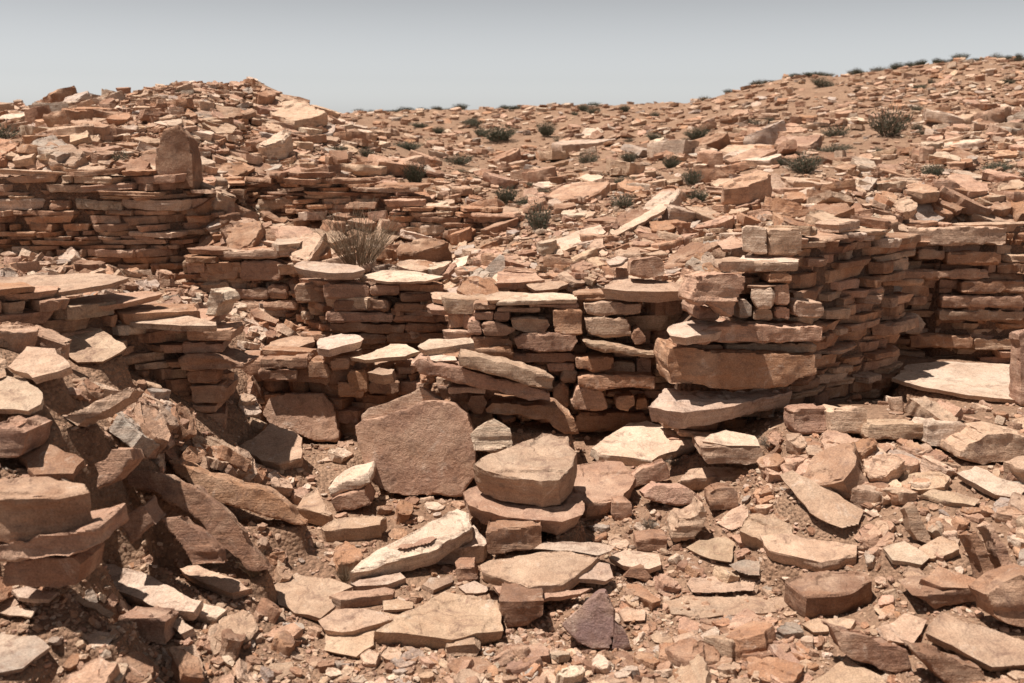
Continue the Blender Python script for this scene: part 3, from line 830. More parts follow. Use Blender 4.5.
T('cracked slab below the dark edged slab', 'd7', [(640, 615), (700, 576), (800, 570), (880, 590), (900, 612), (800, 640), (722, 658), (662, 648)], 26, pitch=4, tn='tan')
T('wide flat slab at the bottom left of centre', 'd6', [(-60, 470), (0, 442), (150, 415), (222, 428), (132, 488), (128, 540), (60, 585), (-60, 560)], 16, pitch=4, tn='tan')
Fb('small squared stone before the broad foreground slab', 'd6', [(394, 552), (420, 542), (500, 540), (526, 560), (510, 582), (400, 586)], .12, tn='tan')

# left heap
T('flat diamond shaped slab on the left heap', 'c5', [(192, 350), (300, 292), (345, 300), (432, 368), (350, 414), (260, 418)], 12, pitch=20, roll=-2, tn='tan')
T('tilted tan slab below the diamond shaped slab', 'c5', [(90, 362), (188, 370), (242, 430), (190, 450), (110, 470), (28, 432)], 22, pitch=20, tn='tan')
T('pale slab at the left edge above the square block', 'c5', [(-50, 470), (0, 460), (90, 470), (146, 520), (140, 560), (95, 583), (-50, 578)], 16, pitch=15, tn='pale')
Fb('long stone slanting up to the right on the left heap', 'c5', [(200, 602), (300, 560), (440, 495), (466, 510), (440, 542), (340, 602), (262, 640)], .16, tn='tan', lean=15)
Fb('block at the left edge below the pale slab', 'd8', (-40, 10, 62, 102), .25, tn='pink')
T('brown slab leaning on the left heap', 'd8', [(48, 92), (120, 60), (222, 100), (190, 140), (90, 142)], 20, pitch=22, tn='brown')
Fb('rounded stone with a bright tip on the left heap', 'd8', [(242, 115), (290, 76), (336, 74), (342, 102), (292, 162), (250, 182)], .16, lean=12, tn='pink')
Fb('long rust slab on edge slanting down from the left heap', 'd7', [(130, 70), (230, 108), (330, 132), (450, 168), (540, 228), (606, 290), (560, 292), (470, 268), (330, 222), (240, 192), (150, 112)], .2, Y=5.0, lean=14, tn='rust')
Fb('long brown slab lying in front of the rust slab', 'd7', [(-10, 95), (100, 110), (230, 165), (300, 220), (385, 310), (482, 440), (402, 446), (330, 372), (230, 272), (100, 192), (-10, 150)], .16, Y=4.5, lean=20, tn='brown')
Fb('short leaning slab beside a dark hole in the heap', 'd7', [(98, 266), (170, 258), (240, 310), (300, 370), (322, 420), (212, 426), (160, 350)], .12, lean=20, tn='brown', Y=4.3)
Fb('brown stone above the dark hole in the heap', 'd8', [(300, 260), (370, 220), (402, 270), (342, 322)], .16, tn='pink', Y=4.3)
Fb('lowest course stone under the square block', 'd8', (10, 362, 205, 432), .25, Y=3.62, tn='brown')
Fb('thin middle stone under the square block', 'd8', [(-30, 330), (170, 292), (252, 270), (266, 318), (180, 352), (-30, 378)], .3, Y=3.6, tn='pink')
T('big square block at the left edge with a pale top', 'd8', [(-60, 185), (0, 150), (120, 145), (222, 165), (238, 185), (150, 198), (0, 200)], 122, Y=3.6, pitch=6, tn='pink', on='s')
T('round ended white slab before the left heap', 'd8', [(233, 398), (258, 372), (300, 374), (430, 425), (522, 470), (502, 500), (430, 496), (300, 440)], 26, pitch=12, roll=0, tn='pale')
T('pale end piece of the round ended white slab', 'd8', [(500, 496), (520, 470), (590, 492), (565, 512)], 20, pitch=8, tn='pale')
T('thin splinter left of the round ended white slab', 'd8', [(178, 462), (206, 450), (302, 500), (286, 516)], 12, pitch=10, roll=0, tn='tan')
T('rough slab behind the round ended white slab', 'd8', [(468, 386), (510, 374), (580, 400), (656, 435), (602, 450), (520, 422)], 22, pitch=10, roll=0, tn='tan')
T('small white splinter below the square block', 'd8', [(30, 440), (70, 432), (152, 448), (130, 465), (50, 460)], 10, pitch=6, tn='pale')
T('small pale chip at the left edge', 'd8', [(-10, 480), (30, 474), (95, 494), (84, 514), (0, 500)], 8, pitch=6, tn='pale')
T('flat grey tan slab in the bottom left corner', 'd8', [(-30, 560), (92, 560), (127, 590), (60, 645), (-30, 662)], 16, pitch=6, tn='grey')
T('small bright cube before the left heap', 'd8', [(433, 532), (470, 508), (502, 540), (470, 556)], 20, pitch=6, tn='pale')
T('flat little slab at the bottom left', 'd8', [(220, 560), (260, 546), (304, 552), (280, 586), (230, 590)], 8, pitch=6, tn='pale')
Fb('squat brown stone at the bottom left', 'd8', (304, 512, 432, 582), .18, tn='pink', lean=12)

# right heap
for i, (q, tn, lb) in enumerate([((60, 14, 152, 82), 'pink', 'rounded stone at the left end of the right ridge'), ((152, 18, 242, 82), 'tan', 'tan stone on the right ridge beside its rounded end stone'),
                                ((242, 58, 380, 98), 'tan', 'low flat stone in the middle of the right ridge'), ((384, 50, 482, 112), 'pale', 'pale block at the right of the ridge line')]):
    Fb(lb, 'd2', q, .25, tn=tn, lean=10)
Fb('largest pale block at the far right of the ridge', 'd2', [(460, 140), (465, 118), (530, 80), (640, 86), (650, 150), (520, 158)], .3, tn='tan')
T('smooth sheet of stone leaning on the right heap', 'd2', [(28, 180), (60, 168), (150, 210), (232, 265), (218, 300), (180, 310), (100, 272)], 9, pitch=26, tn='tan')
T('pale slab at the right edge below the ridge', 'd2', [(455, 176), (500, 158), (585, 195), (640, 210), (600, 236), (550, 228)], 12, pitch=14, tn='pale')
T('narrow stick like slab on the right heap', 'd2', [(368, 226), (400, 210), (512, 240), (498, 256)], 10, pitch=10, tn='tan')
Fb('upright splinter left of the leaning thin slabs', 'd2', [(330, 262), (352, 248), (394, 330), (386, 348), (360, 340)], .08, tn='tan', lean=20)
Fb('first thin slab leaning steeply on the right heap', 'd2', [(480, 322), (502, 312), (552, 430), (530, 446)], .1, tn='brown', lean=20)
Fb('second thin slab leaning steeply, nearer the edge', 'd2', [(520, 300), (545, 292), (604, 420), (582, 436)], .1, tn='pink', lean=20)
T('wide slab below the smooth leaning sheet', 'd2', [(-20, 325), (60, 322), (150, 340), (216, 350), (216, 375), (130, 392), (0, 362)], 22, pitch=6, tn='tan')
T('flat chip beside the wide slab on the right heap', 'd2', [(276, 356), (330, 338), (392, 378), (372, 398), (300, 386)], 10, pitch=10, tn='pale')
Fb('brown stone under the rusty slab at right', 'd2', [(350, 470), (420, 462), (502, 452), (512, 490), (402, 506)], .2, tn='brown')
T('rusty slab stacked on a brown stone at right', 'd2', [(370, 432), (410, 400), (502, 430), (500, 456), (420, 452)], 16, pitch=10, tn='rust', on='s')
T('curved slab with a dark front edge', 'd2', [(42, 435), (70, 422), (140, 410), (240, 412), (258, 436), (190, 462), (92, 474)], 46, pitch=6, tn='brown')
T('thin flat slab left of the big tilted slab at right', 'd2', [(268, 545), (330, 514), (386, 530), (352, 588), (290, 580)], 9, pitch=10, tn='tan')
T('thin slab above the long brown stone', 'd2', [(80, 540), (120, 522), (212, 530), (200, 552), (110, 560)], 10, pitch=6, tn='tan')
Fb('long brown stone at the bottom right', 'd2', [(148, 546), (220, 568), (332, 600), (346, 648), (270, 652), (180, 604)], .14, tn='brown', lean=12)
T('big tilted slab in the bottom right corner', 'd2', [(380, 562), (420, 508), (510, 540), (640, 590), (660, 640), (540, 646)], 22, pitch=14, roll=0, tn='tan')
Fb('dark stone standing behind the big tilted slab', 'd2', [(520, 470), (570, 440), (650, 410), (660, 560), (600, 545), (548, 520)], .16, tn='brown', lean=12)
T('pale slab cut by the bottom edge at right', 'd2', [(98, 682), (190, 620), (272, 665), (300, 710), (150, 730)], 14, pitch=14, tn='tan')
Fb('brown stone along the bottom edge at right', 'd2', [(350, 602), (440, 625), (522, 652), (532, 694), (420, 684)], .16, tn='brown', lean=12)
T('large bare white slab of floor below the far right wall', 'd1', [(384, 552), (430, 510), (540, 500), (800, 510), (860, 560), (840, 630), (620, 606), (480, 580)], 10, pitch=2, tn='pale')
Fb('round white stone at the foot of the far right wall', 'd1', [(408, 385), (430, 355), (470, 352), (492, 385), (470, 420), (425, 416)], .25, Y=9.0, tn='pale', rough=.5, on='s')
Fb('narrow upright block cut by the right picture edge', 'd1', [(782, 410), (795, 400), (860, 405), (864, 640), (786, 640)], .15, tn='pink')


bpy.data.objects.remove(_tmp)

for (nm, me, mw, cl, lb, cat, par, grp) in LATER:
    o = link(nm, me, mw, par, cl)
    if par is None: tag(o, lb, cat, grp)
    elif lb: o['label'] = lb

# ------------------------------------------------------------------ the ground sheet
pxs = np.concatenate([np.linspace(-2300, -250, 50, endpoint=False), np.linspace(-250, 1274, 420, endpoint=False), np.linspace(1274, 3300, 50)])
Ys = np.concatenate([np.exp(np.linspace(math.log(.7), math.log(3.0), 30, endpoint=False)), np.exp(np.linspace(math.log(3.0), math.log(13), 430, endpoint=False)),
                     np.exp(np.linspace(math.log(13), math.log(45), 90, endpoint=False)), np.exp(np.linspace(math.log(45), math.log(1500), 40))])
GX = ((pxs[None, :] - 512) / F / cp) * Ys[:, None]
GY = np.repeat(Ys[:, None], len(pxs), 1)
gx, gy = GX.ravel(), GY.ravel()
gz = Hxy(gx, gy)


def pip(x, y, poly):
    ins = np.zeros(len(x), bool); n = len(poly)
    dist = np.full(len(x), 1e9)
    for i in range(n):
        ax, ay = poly[i]; bx, by = poly[(i + 1) % n]
        c = ((ay > y) != (by > y)) & (x < (bx - ax) * (y - ay) / (by - ay + 1e-12) + ax)
        ins ^= c
        L2 = (bx - ax) ** 2 + (by - ay) ** 2 + 1e-12
        t = np.clip(((x - ax) * (bx - ax) + (y - ay) * (by - ay)) / L2, 0, 1)
        dist = np.minimum(dist, np.hypot(x - ax - t * (bx - ax), y - ay - t * (by - ay)))
    return ins, dist


for foot, org, n in SUPPORT:
    fx = [p[0] for p in foot]; fy = [p[1] for p in foot]
    m = np.where((gx > min(fx) - .2) & (gx < max(fx) + .2) & (gy > min(fy) - .2) & (gy < max(fy) + .2))[0]
    if not len(m): continue
    ins, dist = pip(gx[m], gy[m], foot)
    w = np.where(ins, 1.0, np.clip(1 - dist / .17, 0, 1))
    zt = org.z - (n.x * (gx[m] - org.x) + n.y * (gy[m] - org.y)) / n.z + .004
    zt = zt - .4 * np.clip(zt - (zt[ins].min() if ins.any() else zt.min()), 0, .4)
    zt = np.clip(zt, gz[m] - .5, gz[m] + .5)
    w = np.where(ins, 1.0, np.where(zt > gz[m], np.clip(1 - dist / .05, 0, 1), w))
    gz[m] = gz[m] * (1 - w) + zt * w
ny_, nx_ = GX.shape
idx = np.arange(ny_ * nx_).reshape(ny_, nx_)
quads = np.stack([idx[:-1, :-1].ravel(), idx[:-1, 1:].ravel(), idx[1:, 1:].ravel(), idx[1:, :-1].ravel()], axis=1)
GV = np.stack([gx, gy, gz], axis=1)
tag(link('ground', mesh_np('ground', GV, quads, M_DIRT, None, True)), kind='structure')
T_BVH = BVHTree.FromPolygons(GV.tolist(), quads.tolist())


def ground_z(x, y):
    h = T_BVH.ray_cast(Vector((x, y, 30)), Vector((0, 0, -1)))
    return (h[0].z, h[1]) if h[0] is not None else (0.0, Vector((0, 0, 1)))


def hides_hero(x, y, z, w, h):
    for a, b in ((0, .6), (-.45, .4), (.45, .4), (0, .95)):
        d = (Vector((x + a * w, y, z + b * h)) - ORG).normalized()
        for t in HERO_BVH:
            if t.ray_cast(ORG, d)[0] is not None: return True
    return False


def blocked(x, y, zg):
    for b in HERO_BVH:
        h = b.ray_cast(Vector((x, y, 30)), Vector((0, 0, -1)))
        if h[0] is not None and h[0].z > zg + .01: return True
    return False


# ------------------------------------------------------------------ coursed masonry of the ruined walls
def auto_wall(root, path, top, base, course, width, depth, weights, seed, thick=.45, core=True, jit=.014, recess=0.0, maxparts=70, ragged=.06, keep=None):
    rr = random.Random(seed)
    pts = [P(px, py, Y) for (px, py, Y) in path]
    segs, tot = [], 0
    for a, b in zip(pts, pts[1:]):
        L = math.hypot(b.x - a.x, b.y - a.y); segs.append((tot, L, a, b)); tot += L

    def at(s):
        for (o, L, a, b) in segs:
            if s <= o + L or (o, L, a, b) == segs[-1]:
                t = min(1, max(0, (s - o) / L)); d = (b - a).to_2d().normalized()
                return a.x + (b.x - a.x) * t, a.y + (b.y - a.y) * t, d, t, o
    # heights along the path
    ts = [sum(L for (_, L, _, _) in segs[:i]) for i in range(len(pts))]
    ztop = [zat(p[0], tp, p[2]) for p, tp in zip(path, top)]
    zb = [zat(p[0], bp, p[2]) for p, bp in zip(path, base)]
    zt = lambda s: float(np.interp(s, ts, ztop)); zl = lambda s: float(np.interp(s, ts, zb))
    z = min(zb) - .05
    items = []
    while z < max(ztop):
        h = rr.uniform(*course) * (1.35 if rr.random() < .12 else 1)
        s = -rr.uniform(0, width[0])
        while s < tot:
            w = rr.uniform(*width) if rr.random() < .75 else rr.uniform(width[0] * .6, width[0] * 1.5)
            w = max(w, h * 1.1)
            sc = s + w / 2
            lim = zt(min(max(sc, 0), tot)) + rr.uniform(-ragged, ragged * .4)
            if z + h * .6 < lim and z + h > zl(min(max(sc, 0), tot)):
                x, y, d, t, o = at(min(max(sc, 0), tot))
                nrm = Vector((d.y, -d.x))            # towards the viewer's side
                off = rr.gauss(0, jit) - recess
                dd = depth * rr.uniform(.75, 1.2)
                if rr.random() < .11: off += rr.uniform(.03, .09)
                topmost = z + h * 1.6 > lim
                if topmost and rr.random() < .5: off += rr.uniform(0, .05); w *= rr.uniform(1, 1.4); 
                cx, cy = x + nrm.x * (off - dd / 2), y + nrm.y * (off - dd / 2)
                ang = math.atan2(d.y, d.x) + rr.gauss(0, .05)
                if rr.random() > .02:
                    blk = (w / h < 2.3)
                    pr = rr.choice(LIB_BLOCK if blk else LIB_SLAB)
                    hh = h * rr.uniform(.98, 1.14)
                    mw = (Matrix.Translation((cx, cy, z)) @ Matrix.Rotation(ang + (math.pi if rr.random() < .5 else 0), 4, 'Z') @ Matrix.Rotation(rr.gauss(0, .03), 4, 'Y') @ Matrix.Rotation(rr.gauss(0, .03), 4, 'X')
                          @ Matrix.Diagonal((w * 1.05, dd, hh, 1)))
                    if keep is None or keep(cx, cy, z):
                        items.append((w * h / cy ** 2, pr, mw, tone(None, weights, rr)[0]))
            s += w * rr.uniform(.96, 1.03)
        z += h * .97
    items.sort(key=lambda q: -q[0])
    for it in items[:maxparts]:
        link('wall_stone', it[1][0], it[2], root, it[3])
    if len(items) > maxparts:
        ms = Mass()
        for it in items[maxparts:]: ms.add(it[1], it[2], it[3], 0)
        tag(ms.build('masonry', M_ATTR, root), kind='stuff')
    if core:                                          # the mud and rubble heart of the wall
        k = max(2, int(tot / .12))
        fr, bk = [], []
        V, Q = [], []
        for i in range(k + 1):
            s = tot * i / k
            x, y, d, t, o = at(s)
            nrm = Vector((d.y, -d.x))
            z1 = zt(s) - ragged - .05 + rr.uniform(-.03, .02); z0 = zl(s) - .3
            f = .075 + recess + rr.uniform(-.015, .015)
            for (o_, z_) in ((f, z0), (f, z1), (thick, z1), (thick, z0)):
                V.append((x - nrm.x * o_, y - nrm.y * o_, z_))
        for i in range(k):
            for j in range(4):
                a = i * 4 + j; b = i * 4 + (j + 1) % 4
                Q.append((a, b, b + 4, a + 4))
        V = np.array(V) - np.array(root.location)
        Q = np.array(Q)
        o = link('mud_core', mesh_np('mud_core', V, Q, M_MUD), None, None); o.parent = root
        bm = bmesh.new(); bm.from_mesh(o.data)
        bm.verts.ensure_lookup_table()
        bm.faces.new([bm.verts[i] for i in (3, 2, 1, 0)]); e = len(bm.verts) - 4; bm.faces.new([bm.verts[e + i] for i in range(4)])
        bmesh.ops.recalc_face_normals(bm, faces=bm.faces[:])
        bm.to_mesh(o.data); bm.free()


WW = {'pink': 4, 'rust': 4, 'tan': 3, 'brown': 2, 'pale': .5}
WT = {'pink': 4, 'rust': 2, 'tan': 4, 'brown': 1.2, 'pale': 1.2}
auto_wall(WA, [(455, 340, 7.0), (700, 340, 6.95)], [300, 296], [440, 440], (.05, .12), (.12, .42), .25, WW, 11, recess=.05)
auto_wall(WB, [(684, 340, 6.5), (745, 320, 6.5), (800, 320, 6.6), (900, 320, 7.5)], [318, 268, 224, 224], [440, 430, 420, 400], (.032, .08), (.16, .6), .3, WW, 12, jit=.024, recess=.0,
          keep=lambda x, y, z: not (y < 6.9 and x < (745 - 512) / F * 6.5 and z > .36))
auto_wall(WC, [(884, 290, 9.8), (888, 290, 9.3), (1024, 290, 9.15), (1400, 290, 9.0)], [226, 224, 214, 200], [372, 372, 368, 368], (.04, .10), (.2, .7), .35, WW, 13, jit=.025)
auto_wall(WD, [(-260, 380, 4.9), (0, 380, 5.25), (130, 380, 5.75), (205, 380, 5.98), (222, 380, 6.5)], [280, 280, 302, 314, 312], [470, 470, 460, 450, 430], (.035, .085), (.12, .5), .3, WW, 14, recess=.02)
auto_wall(WE, [(-260, 220, 8.6), (0, 220, 8.6), (160, 220, 8.6), (222, 220, 8.9), (238, 220, 10.4)], [160, 164, 166, 182, 180], [285, 285, 285, 285, 262], (.03, .075), (.15, .6), .3, WW, 15, jit=.025)
auto_wall(WF, [(222, 200, 10.5), (300, 200, 10.4), (405, 200, 10.35)], [172, 174, 182], [240, 240, 244], (.028, .065), (.15, .6), .3, WW, 16)
auto_wall(WN, [(396, 228, 9.9), (492, 228, 9.75)], [200, 206], [262, 262], (.03, .07), (.15, .6), .3, WW, 17)
auto_wall(WS, [(190, 290, 8.15), (250, 290, 8.2), (306, 290, 8.3), (312, 290, 8.8)], [248, 244, 250, 252], [345, 345, 345, 340], (.03, .075), (.15, .55), .3, WW, 18)
auto_wall(WG, [(300, 310, 8.0), (330, 310, 7.65), (462, 310, 7.5)], [276, 282, 286], [400, 400, 400], (.03, .075), (.15, .6), .3, WW, 19, recess=.03)
auto_wall(WL, [(212, 390, 7.0), (250, 390, 6.9), (340, 390, 6.75)], [352, 356, 352], [445, 445, 440], (.05, .12), (.15, .5), .3, {'brown': 4, 'rust': 3, 'pink': 2}, 20, recess=.02, ragged=.03)  # browner stone mix paints in the shade on this low wall
auto_wall(WK, [(335, 380, 6.9), (400, 380, 6.75), (462, 380, 6.6)], [366, 360, 362], [440, 440, 435], (.05, .11), (.14, .45), .3, WW, 21)

# ------------------------------------------------------------------ the stone strewn slope
ZONES = [((-400, 300), 'on the hump at left'), ((300, 470), 'on the slope left of centre'), ((470, 620), 'on the middle of the slope'), ((620, 760), 'on the slope right of centre'), ((760, 1500), 'on the high slope at right')]
SHRUB_AT = [(418, 186, 20, 24), (507, 204, 19, 26), (541, 232, 27, 32), (620, 208, 20, 34), (586, 163, 12, 26), (625, 163, 10, 20), (665, 168, 11, 22), (688, 186, 20, 24), (693, 203, 13, 20),
            (500, 142, 14, 34), (461, 164, 11, 36), (412, 150, 10, 30), (372, 158, 14, 18), (545, 138, 14, 20), (690, 140, 12, 26), (872, 136, 27, 42), (822, 137, 14, 28), (822, 152, 10, 32),
            (795, 173, 20, 40), (918, 177, 14, 22), (980, 170, 9, 30), (1016, 180, 20, 22), (806, 88, 12, 30), (133, 165, 18, 16), (20, 140, 24, 46)]     # clear spots where shrubs grow
cands = []
colpx = np.arange(-260, 1290, 4.0)
prof = []
for c in colpx:
    yw = float(np.interp(c, *WALLY)); yc = float(np.interp(c, *CREST))
    yy = np.exp(np.linspace(math.log(yw + .2), math.log(yc * 1.04), 240))
    xx = (c - 512) / F / cp * yy
    zz = Hxy(xx, yy)
    v = (CAMZ - zz) ; ya = 341.5 - F * ((zz - CAMZ) * cp + yy * sp) / (yy * cp - (zz - CAMZ) * sp)
    mono = np.minimum.accumulate(ya)
    prof.append((yy, ya, mono))
for k in range(27000):
    ci = R.randrange(len(colpx)); px = colpx[ci] + R.uniform(-2, 2)
    yy, ya, mono = prof[ci]
    t = R.uniform(mono[-1] - 1.5, ya[0])
    j = int(np.searchsorted(-mono, -t)); j = min(j, len(yy) - 1)
    Y = float(yy[j]) * R.uniform(.99, 1.01)
    if (225 < px < 405 and 9.3 < Y < 10.5 or 395 < px < 495 and 9.0 < Y < 9.9) and R.random() < .75: continue
    cl = float(vnoise([((px - 512) / F * Y / 1.7 + 40, Y / 2.6, 3)])[0])
    if R.random() > 1.2 + .5 * cl: continue
    wpx = math.exp(R.gauss(math.log(8.6), .75))
    wpx = min(wpx, 56)
    if Y > 16: wpx = min(wpx * .75, 18)
    if Y > .72 * yy[-1] / 1.04: wpx = min(wpx, 11 if yy[-1] > 21 else (15 if Y > .9 * yy[-1] / 1.04 else 34))
    if (wpx * Y / F > .12) and any(abs(px - q[0]) < q[3] * .5 + wpx * .4 and -3 < t - q[1] + q[2] * .3 < q[2] * .8 + 4 for q in SHRUB_AT): continue
    cands.append((wpx, px, Y))
cands.sort(key=lambda q: -q[0])
ind = 0
mass = Mass()
for wpx, px, Y in cands:
    w = min(wpx * Y / F, 1.1)
    x = (px - 512) / F / cp * Y
    zg, n = ground_z(x, Y)
    if Y < 12 and blocked(x, Y, zg): continue
    flat = R.random() < .93
    if flat: h = w * R.uniform(.13, .34); d = w * R.uniform(.5, .9)
    else: h = w * R.uniform(.35, .6); d = w * R.uniform(.5, .9)
    pr = R.choice(LIB_SLAB if flat else LIB_BLOCK)
    tc, tnm = tone()
    rx, ry = R.gauss(0, .17), R.gauss(0, .17)
    if R.random() < .06: rx += R.choice((-1, 1)) * R.uniform(.2, .6)
    up = Vector((0, 0, 1)).lerp(n, .45).normalized()
    q = Vector((0, 0, 1)).rotation_difference(up).to_matrix().to_4x4()
    mw = Matrix.Translation((x, Y, zg - h * R.uniform(.05, .3))) @ q @ Matrix.Rotation(rx, 4, 'X') @ Matrix.Rotation(ry, 4, 'Y') @ Matrix.Rotation(R.uniform(0, 6.28), 4, 'Z') @ Matrix.Diagonal((w, d, h, 1))
    if ind < 260 and -20 < px < 1044:
        zn = next(z for (a, b), z in ZONES if a <= px < b)
        size = 'broad' if wpx > 28 else 'smaller'
        shape = 'flat slab' if flat else 'chunky block'
        col = {'pale': 'whitish', 'tan': 'sandy tan', 'pink': 'pinkish', 'rust': 'rusty orange', 'brown': 'dull brown', 'grey': 'greyish'}[tnm]
        far = 'near the skyline' if Y > 17 else ('halfway up' if Y > 11.5 else 'low down near the walls')
        lab = '%s %s %s %s, %s' % (size, col, shape, zn, far)
        o = link('hillside_stone', pr[0], mw, None, tc)
        tag(o, lab, 'stone', lab.replace(', ', ' ') + ' group')
        ind += 1
    else:
        mass.add(pr, mw, tc, 1 if Y > 11 or w < .09 else 0)
tag(mass.build('hillside_rubble', M_ATTR), 'countless smaller stones strewn over the slope behind the ruins', 'rubble', kind='stuff')

# ------------------------------------------------------------------ rubble in the courtyard
rub = []
for k in range(12500):
    px = R.uniform(-120, 1150); py = R.uniform(385, 700)
    if k > 7600: px, py = (R.uniform(-60, 270), R.uniform(330, 560)) if k % 5 < 2 else (R.uniform(110, 275), R.uniform(375, 490)) if k % 5 == 2 else (R.uniform(700, 1060), R.uniform(425, 690))
    if 6200 < k <= 7600: px = R.uniform(-120, 335); py = R.uniform(250, 340) if px < 240 else R.uniform(315, 450)
    Y = ground_hit(px, py)
    if Y is None or Y > 9.5: continue
    heap = 1.0 if (px < 260 or px > 690) else .55
    w_px = math.exp(R.gauss(math.log(21 if (px < 230 and py > 330) else (18 if heap == 1.0 else 15) if not (py > 590 and px < 330) else 12), .55))
    if 6200 < k <= 7600: w_px *= .6
    if R.random() > (.62 if k > 7600 else .45 if heap == 1.0 else .8): continue
    rub.append((min(w_px * (1.25 if k > 7600 else 1), 66), px, Y))
rub.sort(key=lambda q: -q[0])
rmass = Mass(); ri = 0
for wpx, px, Y in rub:
    w = wpx * Y / F
    x = (px - 512) / F / cp * Y
    zg, n = ground_z(x, Y)
    if blocked(x, Y, zg): continue
    if any(blocked(x + a * w * .4, Y + b * w * .4, zg) for a, b in ((-1, -1), (1, -1), (1, 1), (-1, 1))) and w > .06: continue
    flat = R.random() < .72
    if flat: h = w * R.uniform(.16, .4); d = w * R.uniform(.5, .9)
    else: h = w * R.uniform(.4, .7); d = w * R.uniform(.5, .9)
    if wpx > 8 and hides_hero(x, Y, zg, w, h): continue
    pr = R.choice(LIB_SLAB if flat else LIB_BLOCK)
    tc, tnm = tone(None, {'tan': 3.5, 'pink': 3.5, 'rust': 2, 'pale': 1.3, 'brown': 2.4, 'grey': .7})
    up = Vector((0, 0, 1)).lerp(n, .8).normalized()
    q = Vector((0, 0, 1)).rotation_difference(up).to_matrix().to_4x4()
    mw = (Matrix.Translation((x, Y, zg - h * R.uniform(.1, .35))) @ q @ Matrix.Rotation(R.gauss(0, .22), 4, 'X') @ Matrix.Rotation(R.gauss(0, .22), 4, 'Y')
          @ Matrix.Rotation(R.uniform(0, 6.28), 4, 'Z') @ Matrix.Diagonal((w, d, h, 1)))
    if ri < 170 and -10 < px < 1034:
        zone = 'on the left heap of fallen stones' if px < 270 else ('on the right heap of fallen stones' if px > 700 else 'on the courtyard floor between big slabs')
        col = {'pale': 'whitish', 'tan': 'sandy tan', 'pink': 'pinkish', 'rust': 'rusty orange', 'brown': 'dull brown', 'grey': 'greyish'}[tnm]
        lab = '%s %s %s %s' % ('hand sized' if w > .14 else 'small', col, 'flat fragment' if flat else 'lumpy fragment', zone)
        tag(link('rubble_stone', pr[0], mw, None, tc), lab, 'stone', lab + ' group'); ri += 1
    else:
        rmass.add(pr, mw, tc, 0 if w > .1 else 1)
tag(rmass.build('courtyard_rubble', M_ATTR), 'mass of small broken stones filling the gaps of the courtyard', 'rubble', kind='stuff')

# fine gravel: little chips of a few faces each
chips = []
for k in range(4):
    rr = random.Random(900 + k)
    bm = bmesh.new()
    bmesh.ops.create_icosphere(bm, subdivisions=1, radius=.5)
    for v in bm.verts:
        v.co *= rr.uniform(.7, 1.15)
        v.co.z = max(-.32, min(.32, v.co.z))
    bmesh.ops.triangulate(bm, faces=bm.faces[:]); bm.verts.index_update()
    chips.append((None, [(np.array([v.co for v in bm.verts]), np.array([[v.index for v in f.verts] for f in bm.faces]))]))
    bm.free()
gm = Mass()
spots = [(625, 605, 60, 26, 520), (590, 575, 40, 20, 260), (560, 640, 60, 18, 380), (770, 470, 30, 40, 420), (740, 500, 40, 40, 300), (690, 600, 60, 40, 320), (655, 512, 25, 12, 160),
         (520, 655, 90, 14, 420), (330, 655, 120, 18, 260)]
pl = []
for (cx, cy, sx, sy, n) in spots: pl += [(R.gauss(cx, sx), R.gauss(cy, sy), 1.5) for _ in range(n)]
pl += [(R.uniform(-60, 1090), R.uniform(400, 700), 1) for _ in range(12000)]
for px, py, k in pl:
    Y = ground_hit(px, min(py, 760))
    if Y is None or Y > 9: continue
    x = (px - 512) / F / cp * Y
    zg, n = ground_z(x, Y)
    w = math.exp(R.gauss(math.log(.018), .6)) * (1.25 if k > 1 else 1); w = min(w, .06)
    gm.add(R.choice(chips), Matrix.Translation((x, Y, zg + w * .1)) @ Matrix.Rotation(R.gauss(0, .4), 4, 'X') @ Matrix.Rotation(R.gauss(0, .4), 4, 'Y') @ Matrix.Rotation(R.uniform(0, 6.28), 4, 'Z')
           @ Matrix.Diagonal((w, w * R.uniform(.5, 1), w * R.uniform(.35, .8), 1)), tone(None, {'tan': 4, 'pink': 4, 'pale': 2, 'rust': 2, 'brown': 1})[0])
tag(gm.build('gravel', M_ATTR), 'fine broken chips and grit on the courtyard floor', 'gravel', kind='stuff')

# talus chips on the slope above the walls
tm = Mass()
for k in range(5200):
    px = R.choice((R.gauss(600, 60), R.gauss(660, 50), R.uniform(-60, 1090), R.uniform(880, 1050))); Y = float(np.interp(px, *WALLY)) + .3 + abs(R.gauss(0, 1.6))
    if k > 4200:
        px = R.uniform(-60, 335); Y = ground_hit(px, R.uniform(255, 345)) or 7.5
    x = (px - 512) / F / cp * Y
    zg, n = ground_z(x, Y)
    w = min(math.exp(R.gauss(math.log(.045 if k < 4200 else .09), .5)), .15 if k < 4200 else .3)
    tm.add(R.choice(LIB_SLAB), Matrix.Translation((x, Y, zg - w * .05)) @ Matrix.Rotation(R.gauss(0, .35), 4, 'X') @ Matrix.Rotation(R.gauss(0, .35), 4, 'Y') @ Matrix.Rotation(R.uniform(0, 6.28), 4, 'Z')
           @ Matrix.Diagonal((w, w * R.uniform(.5, 1), w * R.uniform(.15, .5), 1)), tone()[0], 1)
tag(tm.build('talus_chips', M_ATTR), 'spill of small stone chips above the walls', 'rubble', kind='stuff')

